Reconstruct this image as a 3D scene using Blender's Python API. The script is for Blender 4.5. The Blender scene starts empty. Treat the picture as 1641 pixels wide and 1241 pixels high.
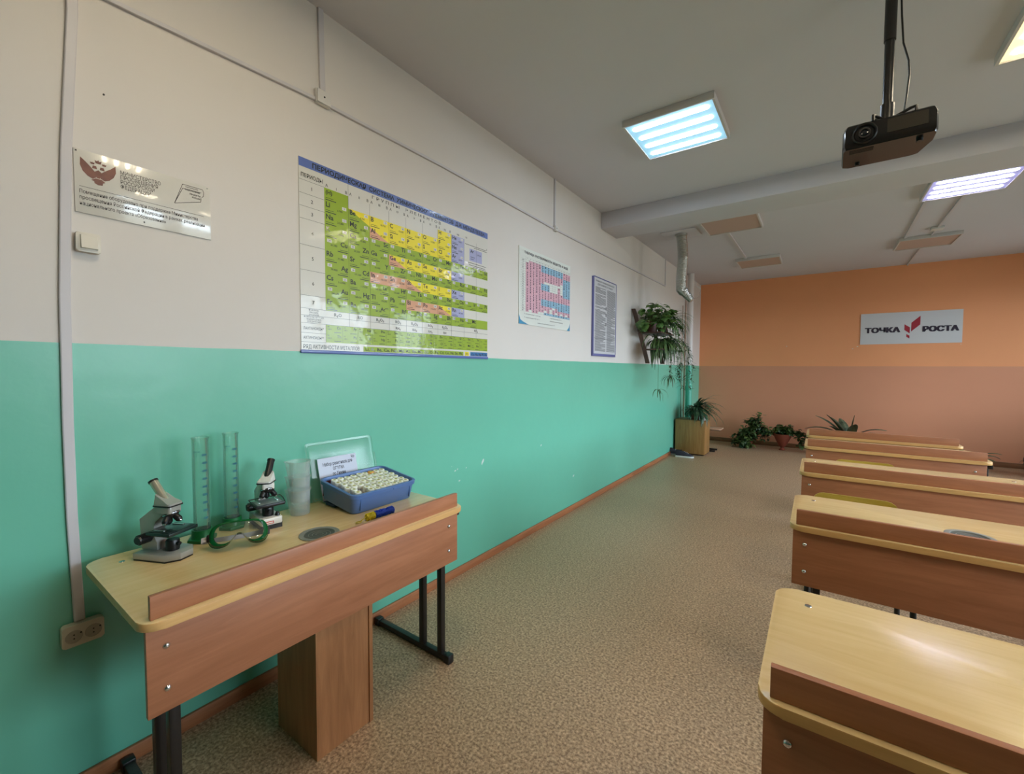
import bpy, bmesh, math, random
from mathutils import Vector, Matrix, Euler
rnd = random.Random(7)
SC = bpy.context.scene
COL = SC.collection
PI = math.pi
R = math.radians

# ------------------------------------------------------------------ camera, world, exposure
cd = bpy.data.cameras.new('camera'); cam = bpy.data.objects.new('camera', cd); COL.objects.link(cam)
cd.sensor_fit = 'HORIZONTAL'; cd.sensor_width = 36.0; cd.lens = 36.0 * 689.4015 / 1641.0
cd.clip_start = 0.02; cd.clip_end = 60
_r = Vector((0.81454816, 0.58007176, 0.00529512)); _u = Vector((-0.02912943, 0.03178422, 0.99907019)); _f = Vector((-0.57936411, 0.81394503, -0.04278693))
cam.matrix_world = Matrix(((_r.x, _u.x, -_f.x, 1.92217), (_r.y, _u.y, -_f.y, 0.0), (_r.z, _u.z, -_f.z, 1.378), (0, 0, 0, 1)))
SC.camera = cam
SKY = 20.0             # brightness of the sky outside the windows
wd = bpy.data.worlds.new('world'); SC.world = wd; wd.use_nodes = True
_n = wd.node_tree.nodes; _l = wd.node_tree.links           # overcast sky, darker ground below the horizon
_t = _n.new('ShaderNodeTexCoord'); _x = _n.new('ShaderNodeSeparateXYZ'); _l.new(_t.outputs['Generated'], _x.inputs[0])
_c = _n.new('ShaderNodeValToRGB'); _l.new(_x.outputs['Z'], _c.inputs[0])
_c.color_ramp.elements[0].position = 0.0; _c.color_ramp.elements[0].color = (0.20, 0.20, 0.19, 1)
_c.color_ramp.elements[1].position = 0.04; _c.color_ramp.elements[1].color = (0.84, 0.93, 1.06, 1)
_l.new(_c.outputs[0], _n['Background'].inputs[0]); _n['Background'].inputs[1].default_value = SKY
WINDOWS = [(0.9, 2.7), (3.6, 5.7), (6.5, 8.6)]            # openings in the right wall (y from, y to)
for _a, _b in WINDOWS:                                     # portals: they only guide sampling of the sky
    _d = bpy.data.lights.new('window_portal', 'AREA'); _d.shape = 'RECTANGLE'; _d.size = 1.9; _d.size_y = _b - _a; _d.cycles.is_portal = True
    _o = bpy.data.objects.new('window_portal', _d); COL.objects.link(_o); _o.location = (5.89, (_a + _b) / 2, 1.8); _o.rotation_euler = (0, R(90), 0)
SC.view_settings.view_transform = 'Standard'; SC.view_settings.look = 'None'
SC.view_settings.exposure = 0.22; SC.view_settings.gamma = 1.0; SC.view_settings.use_curve_mapping = False
try:
    SC.cycles.max_bounces = 10; SC.cycles.transparent_max_bounces = 16; SC.cycles.sample_clamp_indirect = 6.0
    SC.cycles.caustics_reflective = False; SC.cycles.caustics_refractive = False
except Exception:
    pass
LAMP = 30.0            # radiance of a lit tube

# ------------------------------------------------------------------ materials
def lin(c):
    f = lambda v: v / 12.92 if v <= 0.04045 else ((v + 0.055) / 1.055) ** 2.4
    return tuple(f(v / 255.0) for v in c) + (1.0,)

def nodes(name):
    m = bpy.data.materials.new(name); m.use_nodes = True
    nt = m.node_tree; return m, nt, nt.nodes['Principled BSDF']

def mat(name, rgb, rough=0.5, metal=0.0, coat=0.0, bump=0.0, bscale=60.0, var=0.0, vscale=8.0, spec=0.5, wave=None):
    m, nt, p = nodes(name)
    p.inputs['Base Color'].default_value = lin(rgb); p.inputs['Roughness'].default_value = rough
    p.inputs['Metallic'].default_value = metal; p.inputs['Specular IOR Level'].default_value = spec
    p.inputs['Coat Weight'].default_value = coat; p.inputs['Coat Roughness'].default_value = 0.06
    tc = nt.nodes.new('ShaderNodeTexCoord')
    if var:
        n = nt.nodes.new('ShaderNodeTexNoise'); n.inputs['Scale'].default_value = vscale; n.inputs['Detail'].default_value = 4
        nt.links.new(tc.outputs['Object'], n.inputs['Vector'])
        mr = nt.nodes.new('ShaderNodeMapRange'); mr.inputs['To Min'].default_value = 1 - var; mr.inputs['To Max'].default_value = 1 + var
        nt.links.new(n.outputs['Fac'], mr.inputs['Value'])
        h = nt.nodes.new('ShaderNodeHueSaturation'); h.inputs['Color'].default_value = lin(rgb)
        nt.links.new(mr.outputs[0], h.inputs['Value']); nt.links.new(h.outputs[0], p.inputs['Base Color'])
    if bump:
        n = nt.nodes.new('ShaderNodeTexNoise'); n.inputs['Scale'].default_value = bscale; n.inputs['Detail'].default_value = 2
        nt.links.new(tc.outputs['Object'], n.inputs['Vector'])
        b = nt.nodes.new('ShaderNodeBump'); b.inputs['Strength'].default_value = bump; b.inputs['Distance'].default_value = 0.01
        nt.links.new(n.outputs['Fac'], b.inputs['Height']); nt.links.new(b.outputs[0], p.inputs['Normal'])
        if coat: nt.links.new(b.outputs[0], p.inputs['Coat Normal'])
    return m

def wood(name, a, b, axis='x', rough=0.38, coat=0.0, fine=1.0):
    m, nt, p = nodes(name)
    tc = nt.nodes.new('ShaderNodeTexCoord'); mp = nt.nodes.new('ShaderNodeMapping')
    s = {'x': (3.2, 34, 34), 'y': (34, 3.2, 34), 'z': (34, 34, 3.2)}[axis]
    mp.inputs['Scale'].default_value = s
    nt.links.new(tc.outputs['Object'], mp.inputs['Vector'])
    n = nt.nodes.new('ShaderNodeTexNoise'); n.inputs['Scale'].default_value = 1.0 * fine; n.inputs['Detail'].default_value = 5; n.inputs['Roughness'].default_value = 0.62
    n.inputs['Distortion'].default_value = 0.6
    nt.links.new(mp.outputs[0], n.inputs['Vector'])
    cr = nt.nodes.new('ShaderNodeValToRGB')
    cr.color_ramp.elements[0].position = 0.32; cr.color_ramp.elements[0].color = lin(a)
    cr.color_ramp.elements[1].position = 0.68; cr.color_ramp.elements[1].color = lin(b)
    nt.links.new(n.outputs['Fac'], cr.inputs[0]); nt.links.new(cr.outputs[0], p.inputs['Base Color'])
    p.inputs['Roughness'].default_value = rough; p.inputs['Coat Weight'].default_value = coat; p.inputs['Coat Roughness'].default_value = 0.2
    return m

def wallpaint(name, low, high, h, rough_low, rough_high, bump=0.08, bs=9.0):
    m, nt, p = nodes(name)
    tc = nt.nodes.new('ShaderNodeTexCoord'); sx = nt.nodes.new('ShaderNodeSeparateXYZ'); nt.links.new(tc.outputs['Object'], sx.inputs[0])
    nz = nt.nodes.new('ShaderNodeTexNoise'); nz.inputs['Scale'].default_value = 3.0; nt.links.new(tc.outputs['Object'], nz.inputs['Vector'])
    ma = nt.nodes.new('ShaderNodeMath'); ma.operation = 'MULTIPLY_ADD'; ma.inputs[1].default_value = 0.006; nt.links.new(nz.outputs['Fac'], ma.inputs[0]); nt.links.new(sx.outputs['Z'], ma.inputs[2])
    gt = nt.nodes.new('ShaderNodeMath'); gt.operation = 'GREATER_THAN'; gt.inputs[1].default_value = h + 0.003; nt.links.new(ma.outputs[0], gt.inputs[0])
    v = nt.nodes.new('ShaderNodeTexNoise'); v.inputs['Scale'].default_value = 1.7; v.inputs['Detail'].default_value = 5; nt.links.new(tc.outputs['Object'], v.inputs['Vector'])
    mr = nt.nodes.new('ShaderNodeMapRange'); mr.inputs['To Min'].default_value = 0.95; mr.inputs['To Max'].default_value = 1.05; nt.links.new(v.outputs['Fac'], mr.inputs['Value'])
    mx = nt.nodes.new('ShaderNodeMix'); mx.data_type = 'RGBA'; nt.links.new(gt.outputs[0], mx.inputs[0])
    mx.inputs[6].default_value = lin(low); mx.inputs[7].default_value = lin(high)
    hs = nt.nodes.new('ShaderNodeHueSaturation'); nt.links.new(mx.outputs[2], hs.inputs['Color']); nt.links.new(mr.outputs[0], hs.inputs['Value'])
    nt.links.new(hs.outputs[0], p.inputs['Base Color'])
    mr2 = nt.nodes.new('ShaderNodeMapRange'); mr2.inputs['To Min'].default_value = rough_low; mr2.inputs['To Max'].default_value = rough_high
    nt.links.new(gt.outputs[0], mr2.inputs['Value']); nt.links.new(mr2.outputs[0], p.inputs['Roughness'])
    n2 = nt.nodes.new('ShaderNodeTexNoise'); n2.inputs['Scale'].default_value = bs; n2.inputs['Detail'].default_value = 6; nt.links.new(tc.outputs['Object'], n2.inputs['Vector'])
    b = nt.nodes.new('ShaderNodeBump'); b.inputs['Strength'].default_value = bump; b.inputs['Distance'].default_value = 0.02
    nt.links.new(n2.outputs['Fac'], b.inputs['Height']); nt.links.new(b.outputs[0], p.inputs['Normal'])
    return m

def floor_mat():
    m, nt, p = nodes('speckled_linoleum')
    tc = nt.nodes.new('ShaderNodeTexCoord')
    n = nt.nodes.new('ShaderNodeTexNoise'); n.inputs['Scale'].default_value = 95; n.inputs['Detail'].default_value = 3; n.inputs['Roughness'].default_value = 0.6
    nt.links.new(tc.outputs['Object'], n.inputs['Vector'])
    cr = nt.nodes.new('ShaderNodeValToRGB'); e = cr.color_ramp.elements
    e[0].position = 0.36; e[0].color = lin((128, 100, 76)); e[1].position = 0.64; e[1].color = lin((202, 172, 140))
    x = e.new(0.5); x.color = lin((171, 141, 111))
    nt.links.new(n.outputs['Fac'], cr.inputs[0])
    v = nt.nodes.new('ShaderNodeTexVoronoi'); v.inputs['Scale'].default_value = 130; nt.links.new(tc.outputs['Object'], v.inputs['Vector'])
    sp = nt.nodes.new('ShaderNodeSeparateColor'); nt.links.new(v.outputs['Color'], sp.inputs[0])
    mr = nt.nodes.new('ShaderNodeMapRange'); mr.inputs['To Min'].default_value = 0.86; mr.inputs['To Max'].default_value = 1.12; nt.links.new(sp.outputs[0], mr.inputs['Value'])
    hs = nt.nodes.new('ShaderNodeHueSaturation'); nt.links.new(cr.outputs[0], hs.inputs['Color']); nt.links.new(mr.outputs[0], hs.inputs['Value'])
    nt.links.new(hs.outputs[0], p.inputs['Base Color']); p.inputs['Roughness'].default_value = 0.42
    return m

def emit(name, rgb, strength):
    m, nt, p = nodes(name)
    p.inputs['Base Color'].default_value = lin(rgb); p.inputs['Emission Color'].default_value = lin(rgb); p.inputs['Emission Strength'].default_value = strength
    p.inputs['Roughness'].default_value = 0.5
    return m

def clear(name, tint, haze=0.0, hazecol=(255, 255, 255), rough=0.03, refl=1.0):
    """thin clear or cloudy plastic or glass: see-through, a little scatter, a fresnel reflection"""
    m = bpy.data.materials.new(name); m.use_nodes = True; nt = m.node_tree; nt.nodes.clear()
    out = nt.nodes.new('ShaderNodeOutputMaterial'); t = nt.nodes.new('ShaderNodeBsdfTransparent'); t.inputs[0].default_value = lin(tint)
    last = t.outputs[0]
    if haze:
        d = nt.nodes.new('ShaderNodeBsdfDiffuse'); d.inputs[0].default_value = lin(hazecol)
        tl = nt.nodes.new('ShaderNodeBsdfTranslucent'); tl.inputs[0].default_value = lin(hazecol)
        ad = nt.nodes.new('ShaderNodeMixShader'); ad.inputs[0].default_value = 0.45; nt.links.new(d.outputs[0], ad.inputs[1]); nt.links.new(tl.outputs[0], ad.inputs[2])
        mx = nt.nodes.new('ShaderNodeMixShader'); mx.inputs[0].default_value = haze; nt.links.new(last, mx.inputs[1]); nt.links.new(ad.outputs[0], mx.inputs[2]); last = mx.outputs[0]
    g = nt.nodes.new('ShaderNodeBsdfGlossy'); g.inputs['Roughness'].default_value = rough
    lw = nt.nodes.new('ShaderNodeFresnel'); lw.inputs[0].default_value = 1.45
    mu = nt.nodes.new('ShaderNodeMath'); mu.operation = 'MULTIPLY'; mu.inputs[1].default_value = refl; nt.links.new(lw.outputs[0], mu.inputs[0])
    mx = nt.nodes.new('ShaderNodeMixShader'); nt.links.new(mu.outputs[0], mx.inputs[0]); nt.links.new(last, mx.inputs[1]); nt.links.new(g.outputs[0], mx.inputs[2])
    nt.links.new(mx.outputs[0], out.inputs['Surface'])
    return m

def leafmat(name, a, b, rough=0.42, sc=14.0):
    m, nt, p = nodes(name)
    tc = nt.nodes.new('ShaderNodeTexCoord'); n = nt.nodes.new('ShaderNodeTexNoise'); n.inputs['Scale'].default_value = sc; n.inputs['Detail'].default_value = 3
    nt.links.new(tc.outputs['Object'], n.inputs['Vector'])
    cr = nt.nodes.new('ShaderNodeValToRGB'); cr.color_ramp.elements[0].position = 0.38; cr.color_ramp.elements[0].color = lin(a); cr.color_ramp.elements[1].position = 0.62; cr.color_ramp.elements[1].color = lin(b)
    nt.links.new(n.outputs['Fac'], cr.inputs[0]); nt.links.new(cr.outputs[0], p.inputs['Base Color']); p.inputs['Roughness'].default_value = rough
    return m

M = {}
M['white_plastic'] = mat('white_plastic', (212, 209, 206), 0.35)
M['trunk_plastic'] = mat('trunking_plastic', (200, 196, 200), 0.45)
M['switch_plastic'] = mat('switch_plastic', (214, 208, 196), 0.3)
M['socket_plastic'] = mat('socket_plastic', (205, 196, 178), 0.35)
M['dark_hole'] = mat('dark_hole', (25, 22, 20), 0.6)
M['top_x'] = wood('beech_worktop', (222, 190, 134), (232, 203, 150), 'x', 0.24, 0.4)
M['front_x'] = wood('red_beech_board', (160, 102, 70), (180, 120, 86), 'x', 0.42)
M['front_z'] = wood('red_beech_upright', (156, 104, 66), (182, 128, 86), 'z', 0.42)
M['edge_x'] = wood('beech_edging', (208, 158, 98), (224, 178, 116), 'x', 0.35)
M['cab_z'] = wood('oak_cabinet', (142, 100, 54), (166, 124, 74), 'z', 0.4)
M['black_metal'] = mat('black_painted_steel', (30, 27, 25), 0.35, 0.0, bump=0.05)
M['chrome'] = mat('chrome', (225, 225, 228), 0.15, 1.0)
M['yellow_ply'] = wood('yellow_varnished_plywood', (176, 146, 52), (200, 172, 80), 'x', 0.3, 0.2)
M['ring'] = mat('grey_plastic', (136, 136, 130), 0.45)
M['black_plastic'] = mat('black_plastic', (22, 21, 22), 0.35)
M['black_gloss'] = mat('black_gloss', (24, 21, 20), 0.22, coat=0.25)
M['terracotta'] = mat('terracotta', (132, 62, 44), 0.6, var=0.12, vscale=20)
M['soil'] = mat('potting_soil', (48, 36, 28), 0.95, bump=0.6, bscale=90)
M['dark_wood'] = wood('dark_brown_board', (52, 34, 26), (84, 56, 42), 'z', 0.5)

# ------------------------------------------------------------------ mesh building
def V(*a): return Vector(a)

class MB:
    def __init__(s): s.bm = bmesh.new(); s.mi = 0
    def _m(s, faces):
        for f in faces: f.material_index = s.mi
    def poly(s, pts):
        vs = [s.bm.verts.new(p) for p in pts]; f = s.bm.faces.new(vs); f.material_index = s.mi; return s
    def merge(s, t, mx=None):
        mp = {}
        for v in t.verts: mp[v] = s.bm.verts.new(mx @ v.co if mx else v.co)
        for f in t.faces:
            try: n = s.bm.faces.new([mp[v] for v in f.verts]); n.material_index = s.mi
            except ValueError: pass
        t.free(); return s
    def box(s, x0, x1, y0, y1, z0, z1, bev=0.0, seg=2, mx=None):
        t = bmesh.new(); bmesh.ops.create_cube(t, size=1.0)
        for v in t.verts: v.co = V((x0 + x1) / 2 + v.co.x * (x1 - x0), (y0 + y1) / 2 + v.co.y * (y1 - y0), (z0 + z1) / 2 + v.co.z * (z1 - z0))
        if bev: bmesh.ops.bevel(t, geom=t.edges[:], offset=bev, segments=seg, profile=0.5, affect='EDGES')
        return s.merge(t, mx)
    def cyl(s, p0, p1, r0, r1=None, seg=20, caps=True):
        p0, p1 = Vector(p0), Vector(p1); r1 = r0 if r1 is None else r1
        d = (p1 - p0).normalized(); a = d.orthogonal().normalized(); b = d.cross(a)
        A = []; Bv = []
        for i in range(seg):
            t = 2 * PI * i / seg; o = a * math.cos(t) + b * math.sin(t)
            A.append(s.bm.verts.new(p0 + o * r0)); Bv.append(s.bm.verts.new(p1 + o * r1))
        for i in range(seg):
            j = (i + 1) % seg; s._m([s.bm.faces.new([A[i], A[j], Bv[j], Bv[i]])])
        if caps: s._m([s.bm.faces.new(A[::-1]), s.bm.faces.new(Bv)])
        return s
    def tube(s, pts, r, seg=8, caps=True):
        pts = [Vector(p) for p in pts]; rings = []; n = len(pts); prev = None
        for i, p in enumerate(pts):
            d = (pts[min(i + 1, n - 1)] - pts[max(i - 1, 0)]).normalized()
            if prev is None: a = d.orthogonal().normalized()
            else:
                a = (prev - d * prev.dot(d))
                a = a.normalized() if a.length > 1e-6 else d.orthogonal().normalized()
            prev = a; b = d.cross(a); rr = r[i] if isinstance(r, (list, tuple)) else r
            rings.append([s.bm.verts.new(p + (a * math.cos(2 * PI * k / seg) + b * math.sin(2 * PI * k / seg)) * rr) for k in range(seg)])
        for i in range(n - 1):
            for k in range(seg):
                j = (k + 1) % seg; s._m([s.bm.faces.new([rings[i][k], rings[i][j], rings[i + 1][j], rings[i + 1][k]])])
        if caps: s._m([s.bm.faces.new(rings[0][::-1]), s.bm.faces.new(rings[-1])])
        return s
    def loft(s, loops, cap0=True, cap1=True, closed=True):
        L = [[s.bm.verts.new(p) for p in lp] for lp in loops]; n = len(L[0])
        for a, b in zip(L, L[1:]):
            for k in range(n if closed else n - 1):
                j = (k + 1) % n; s._m([s.bm.faces.new([a[k], a[j], b[j], b[k]])])
        if cap0: s._m([s.bm.faces.new(L[0][::-1])])
        if cap1: s._m([s.bm.faces.new(L[-1])])
        return s
    def lathe(s, prof, seg=32, c=(0, 0, 0), cap0=False, cap1=False):
        c = Vector(c)
        return s.loft([[c + V(r * math.cos(2 * PI * k / seg), r * math.sin(2 * PI * k / seg), z) for k in range(seg)] for r, z in prof], cap0, cap1)
    def prism(s, outline, z0, z1, bev=0.0, fn=None):
        """outline: list of (x, y); fn maps (x, y, z) to a point"""
        t = bmesh.new(); a = [t.verts.new((x, y, z0)) for x, y in outline]; b = [t.verts.new((x, y, z1)) for x, y in outline]
        n = len(a); t.faces.new(a[::-1]); t.faces.new(b)
        for i in range(n): t.faces.new([a[i], a[(i + 1) % n], b[(i + 1) % n], b[i]])
        if bev:
            es = [e for e in t.edges if abs(e.verts[0].co.z - e.verts[1].co.z) < 1e-9]
            bmesh.ops.bevel(t, geom=es, offset=bev, segments=2, profile=0.5, affect='EDGES')
        if fn:
            for v in t.verts: v.co = Vector(fn(*v.co))
        return s.merge(t)
    def blade(s, p0, az, el, L, w, droop=1.0, seg=7, prof='blade', fold=0.18, twist=0.0):
        p = Vector(p0); ds = L / seg; rows = []
        tab = {'heart': (0.05, 0.72, 1.0, 0.93, 0.72, 0.42, 0.05), 'blade': (0.55, 0.9, 1.0, 0.95, 0.82, 0.6, 0.08), 'lance': (0.15, 0.62, 0.95, 1.0, 0.82, 0.5, 0.04), 'strap': (0.7, 0.9, 1.0, 1.0, 0.95, 0.8, 0.25)}[prof]
        for i in range(seg + 1):
            t = i / seg; q = t * 6; k = min(int(q), 5); ww = w * 0.5 * (tab[k] + (tab[k + 1] - tab[k]) * (q - k))
            d = V(math.cos(az) * math.cos(el), math.sin(az) * math.cos(el), math.sin(el))
            sd = V(-math.sin(az), math.cos(az), 0); up = sd.cross(d) * -1; tw = twist
            sv = sd * math.cos(tw) + up * math.sin(tw); uv = up * math.cos(tw) - sd * math.sin(tw)
            rows.append([s.bm.verts.new(p - sv * ww), s.bm.verts.new(p - uv * (-fold * ww)), s.bm.verts.new(p + sv * ww)])
            p = p + d * ds; el = max(el - droop / seg, -1.5)
        for a, b in zip(rows, rows[1:]):
            for k in (0, 1): s._m([s.bm.faces.new([a[k], a[k + 1], b[k + 1], b[k]])])
        return p
    def obj(s, name, mats, parent=None, smooth=40, mx=None):
        bmesh.ops.recalc_face_normals(s.bm, faces=s.bm.faces[:])
        me = bpy.data.meshes.new(name); s.bm.to_mesh(me); s.bm.free()
        for m in (mats if isinstance(mats, (list, tuple)) else [mats]): me.materials.append(M[m] if isinstance(m, str) else m)
        if smooth:
            me.shade_smooth(); me.set_sharp_from_angle(angle=R(smooth))
        o = bpy.data.objects.new(name, me); COL.objects.link(o)
        if parent is not None: o.parent = parent
        if mx is not None: o.matrix_local = mx
        return o

def rrect(x0, x1, y0, y1, r, n=5):
    out = []
    for cx, cy, a in ((x1 - r, y1 - r, 0), (x0 + r, y1 - r, 90), (x0 + r, y0 + r, 180), (x1 - r, y0 + r, 270)):
        for k in range(n + 1):
            t = R(a + 90 * k / n); out.append((cx + r * math.cos(t), cy + r * math.sin(t)))
    return out

def tag(o, label=None, cat=None, group=None, kind=None):
    if label: o['label'] = label
    if cat: o['category'] = cat
    if group: o['group'] = group
    if kind: o['kind'] = kind
    return o

def thing(name, label, cat, loc=(0, 0, 0), rot=(0, 0, 0), group=None):
    o = bpy.data.objects.new(name, None); COL.objects.link(o); o.empty_display_size = 0.05
    o.location = loc; o.rotation_euler = rot
    return tag(o, label, cat, group)

def dup(root, loc=None, rot=None, label=None, group=None):
    r = root.copy(); COL.objects.link(r)
    if loc is not None: r.location = loc
    if rot is not None: r.rotation_euler = rot
    if label: r['label'] = label
    if group: r['group'] = group
    for ch in list(root.children):
        c = ch.copy(); COL.objects.link(c); c.parent = r
        for g in list(ch.children):
            d = g.copy(); COL.objects.link(d); d.parent = c
    return r

def struct(o): o['kind'] = 'structure'; return o

def add_text(b, items, fn):
    """items: (string, x, y, size, align, bold, fit width); fn maps flat (x, y) to a point"""
    cs = []
    for it in items:
        st, x, y, size = it[:4]; al = it[4] if len(it) > 4 else 'LEFT'; bold = it[5] if len(it) > 5 else 0; fit = it[6] if len(it) > 6 else None
        c = bpy.data.curves.new('lettering', 'FONT'); c.body = st; c.size = size; c.align_x = al; c.offset = bold * size; c.resolution_u = 2
        o = bpy.data.objects.new('lettering', c); COL.objects.link(o); cs.append((o, c, x, y, fit))
    bpy.context.view_layer.update(); dg = bpy.context.evaluated_depsgraph_get()
    for o, c, x, y, fit in cs:
        me = bpy.data.meshes.new_from_object(o.evaluated_get(dg))
        if len(me.vertices):
            k = 1.0
            if fit:
                xs = [v.co.x for v in me.vertices]; k = fit / (max(xs) - min(xs))
            vs = [b.bm.verts.new(fn(x + v.co.x * k, y + v.co.y)) for v in me.vertices]
            for p in me.polygons:
                try: f = b.bm.faces.new([vs[i] for i in p.vertices]); f.material_index = b.mi
                except ValueError: pass
        bpy.data.meshes.remove(me)
    for o, c, *_ in cs:
        bpy.data.objects.remove(o); bpy.data.curves.remove(c)

ON_LEFT = lambda w: (lambda u, v: V(w, u, v))          # text on the left wall, read from +x
ON_FAR = lambda w: (lambda u, v: V(u, -w, v))          # text on the far wall, read from -y

# ------------------------------------------------------------------ the room
YF, ZC, XR, YB = 9.069, 3.028, 5.9, -1.9
M['wall_left'] = wallpaint('green_and_white_paint', (104, 184, 159), (215, 209, 204), 1.451, 0.30, 0.6)
M['wall_far'] = wallpaint('orange_paint', (214, 146, 112), (236, 158, 108), 1.446, 0.5, 0.6)
M['wall_back'] = wallpaint('darkened_unseen_wall_paint', (92, 118, 102), (150, 147, 142), 1.9, 0.5, 0.6)  # unseen wall, darkened to cut the light bounced onto the desk fronts
M['ceiling'] = mat('whitewashed_ceiling', (206, 204, 211), 0.8, var=0.03, vscale=1.5)
M['floor'] = floor_mat()
M['base'] = wood('painted_baseboard', (150, 92, 58), (178, 116, 76), 'y', 0.45)
M['base_far'] = wood('brown_baseboard', (120, 78, 50), (140, 94, 62), 'x', 0.45)
b = MB(); b.box(-0.1, XR + 0.1, YB - 0.1, YF + 0.1, -0.1, 0); struct(b.obj('floor', 'floor', smooth=0))
b = MB(); b.box(-0.1, XR + 0.1, YB - 0.1, YF + 0.1, ZC, ZC + 0.1); struct(b.obj('ceiling', 'ceiling', smooth=0))
b = MB(); b.box(-0.1, 0, YB, YF, 0, ZC); WL = struct(b.obj('wall_left', 'wall_left', smooth=0))
b = MB(); b.box(-0.1, XR + 0.1, YF, YF + 0.1, 0, ZC); WF = struct(b.obj('wall_far', 'wall_far', smooth=0))
b = MB(); b.box(-0.1, XR + 0.1, YB - 0.1, YB, 0, ZC); struct(b.obj('wall_back', 'wall_back', smooth=0))
# right wall with three window openings
wins = WINDOWS
b = MB(); b.box(XR, XR + 0.1, YB, YF, 0, 0.85); b.box(XR, XR + 0.1, YB, YF, 2.75, ZC)
ys = [YB] + [v for w in wins for v in w] + [YF]
for i in range(0, len(ys), 2): b.box(XR, XR + 0.1, ys[i], ys[i + 1], 0.85, 2.75)
struct(b.obj('wall_right', 'wall_left', smooth=0))
M['pane'] = clear('window_glass', (235, 240, 240))
for i, (a, c) in enumerate(wins):
    b = MB()
    for y0, y1 in ((a, a + 0.06), (c - 0.06, c), ((a + c) / 2 - 0.04, (a + c) / 2 + 0.04)): b.box(XR + 0.02, XR + 0.08, y0, y1, 0.85, 2.75, 0.005)
    for z0, z1 in ((0.85, 0.91), (2.69, 2.75)): b.box(XR + 0.022, XR + 0.078, a, c, z0, z1, 0.005)
    w = struct(b.obj('window_%d' % (i + 1), 'white_plastic'))
    b = MB(); b.box(XR + 0.048, XR + 0.052, a + 0.05, c - 0.05, 0.9, 2.7); b.obj('pane', 'pane', w, 0)
b = MB(); b.box(0, XR, 4.31, 4.735, 2.862, ZC, 0.006); struct(b.obj('trim_1', 'ceiling'))
b = MB(); b.box(0, 0.014, YB, YF - 0.014, 0, 0.055, 0.003); struct(b.obj('baseboard_left', 'base'))
b = MB(); b.box(0, XR, YF - 0.014, YF, 0, 0.075, 0.003); struct(b.obj('baseboard_far', 'base_far'))
# chips in the green paint
M['chip'] = mat('bare_plaster', (200, 214, 208), 0.8)
for (y, z, w, h) in ((2.062, 0.706, 0.02, 0.012), (2.085, 0.712, 0.010, 0.016), (2.171, 0.706, 0.010, 0.010), (2.105, 0.632, 0.022, 0.010), (2.345, 0.717, 0.028, 0.045), (3.135, 0.72, 0.02, 0.02), (3.745, 0.333, 0.03, 0.025), (2.03, 0.74, 0.006, 0.006)):
    b = MB(); n = 9; o = [(w * 0.5 * rnd.uniform(0.6, 1.1) * math.cos(2 * PI * k / n), h * 0.5 * rnd.uniform(0.6, 1.1) * math.sin(2 * PI * k / n)) for k in range(n)]
    b.prism([(p + q * 0.5, q) for p, q in o], 0, 0.0006, fn=lambda x, y_, z_, y=y, z=z: (z_, y + x, z + y_)); b.obj('paint_chip', 'chip', WL, 0)
b = MB(); b.cyl((0, 0.399, 2.262), (0.003, 0.399, 2.262), 0.0028, seg=8); b.obj('nail', 'dark_hole', WL)
for (x, z, w, h) in ((2.43, 1.77, 0.03, 0.014), (2.37, 1.735, 0.022, 0.01), (1.45, 1.80, 0.02, 0.012), (3.63, 1.775, 0.016, 0.008)):
    b = MB(); n = 8; o = [(w * 0.5 * rnd.uniform(0.6, 1.1) * math.cos(2 * PI * k / n), h * 0.5 * rnd.uniform(0.6, 1.1) * math.sin(2 * PI * k / n)) for k in range(n)]
    b.prism(o, 0, 0.0006, fn=lambda p, q, z_, x=x, z=z: (x + p, YF - z_, z + q)); b.obj('paint_chip', 'chip', WF, 0)

# ------------------------------------------------------------------ ceiling lights
M['off_diffuser'] = mat('unlit_diffuser', (190, 164, 152), 0.5)
M['lamp_frame'] = mat('lamp_frame', (205, 200, 198), 0.5)
def ceiling_light(x0, y0, label, lit=None, k=1.0):
    w, h = 0.565, 0.555
    t = thing('ceiling_light', label, 'ceiling light', (x0 + w / 2, y0 + h / 2, ZC), group='square ceiling light panels')
    zb = -0.043; a, c = w / 2, h / 2; e = 0.014
    b = MB(); b.box(-a, a, -c, -c + e, zb, 0, 0.002); b.box(-a, a, c - e, c, zb, 0, 0.002); b.box(-a, -a + e, -c + e, c - e, zb, 0); b.box(a - e, a, -c + e, c - e, zb, 0)
    b.obj('frame', 'lamp_frame', t)
    b = MB(); b.box(-a + e, a - e, -c + e, c - e, zb + 0.008, zb + 0.011)
    if lit is None: b.obj('diffuser', 'off_diffuser', t, 0); return t
    tint, glow = lit
    key = 'tube%s%s' % (tint, k)
    if key not in M: M[key] = emit('lit_tube', tint, LAMP * k); M['d' + key] = emit('lit_diffuser', glow, 0.95 if tint[2] < 220 else 0.42 if tint[0] == tint[1] else 0.7)
    b.obj('diffuser', 'd' + key, t, 0)
    for i in range(4):
        yy = (i - 1.5) * 0.128; b = MB(); b.prism(rrect(-a + 0.045, a - 0.045, yy - 0.022, yy + 0.022, 0.021), zb + 0.004, zb + 0.009)
        b.obj('tube', key, t)
    return t
COOL = ((226, 240, 255), (150, 200, 225)); WARM = ((255, 238, 208), (246, 232, 180)); VIOLET = ((226, 226, 255), (178, 178, 235))
ceiling_light(0.808, 2.815, 'lit white four-tube ceiling light left of the projector, nearer than the beam', COOL)
ceiling_light(2.63, 2.83, 'lit yellowish ceiling light cut by the right picture edge near the projector', WARM)
ceiling_light(0.80, 5.11, 'unlit beige ceiling panel just behind the ceiling beam', None)
ceiling_light(2.66, 5.11, 'lit violet-white ceiling light beyond the beam at right, below the projector', VIOLET)
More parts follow.
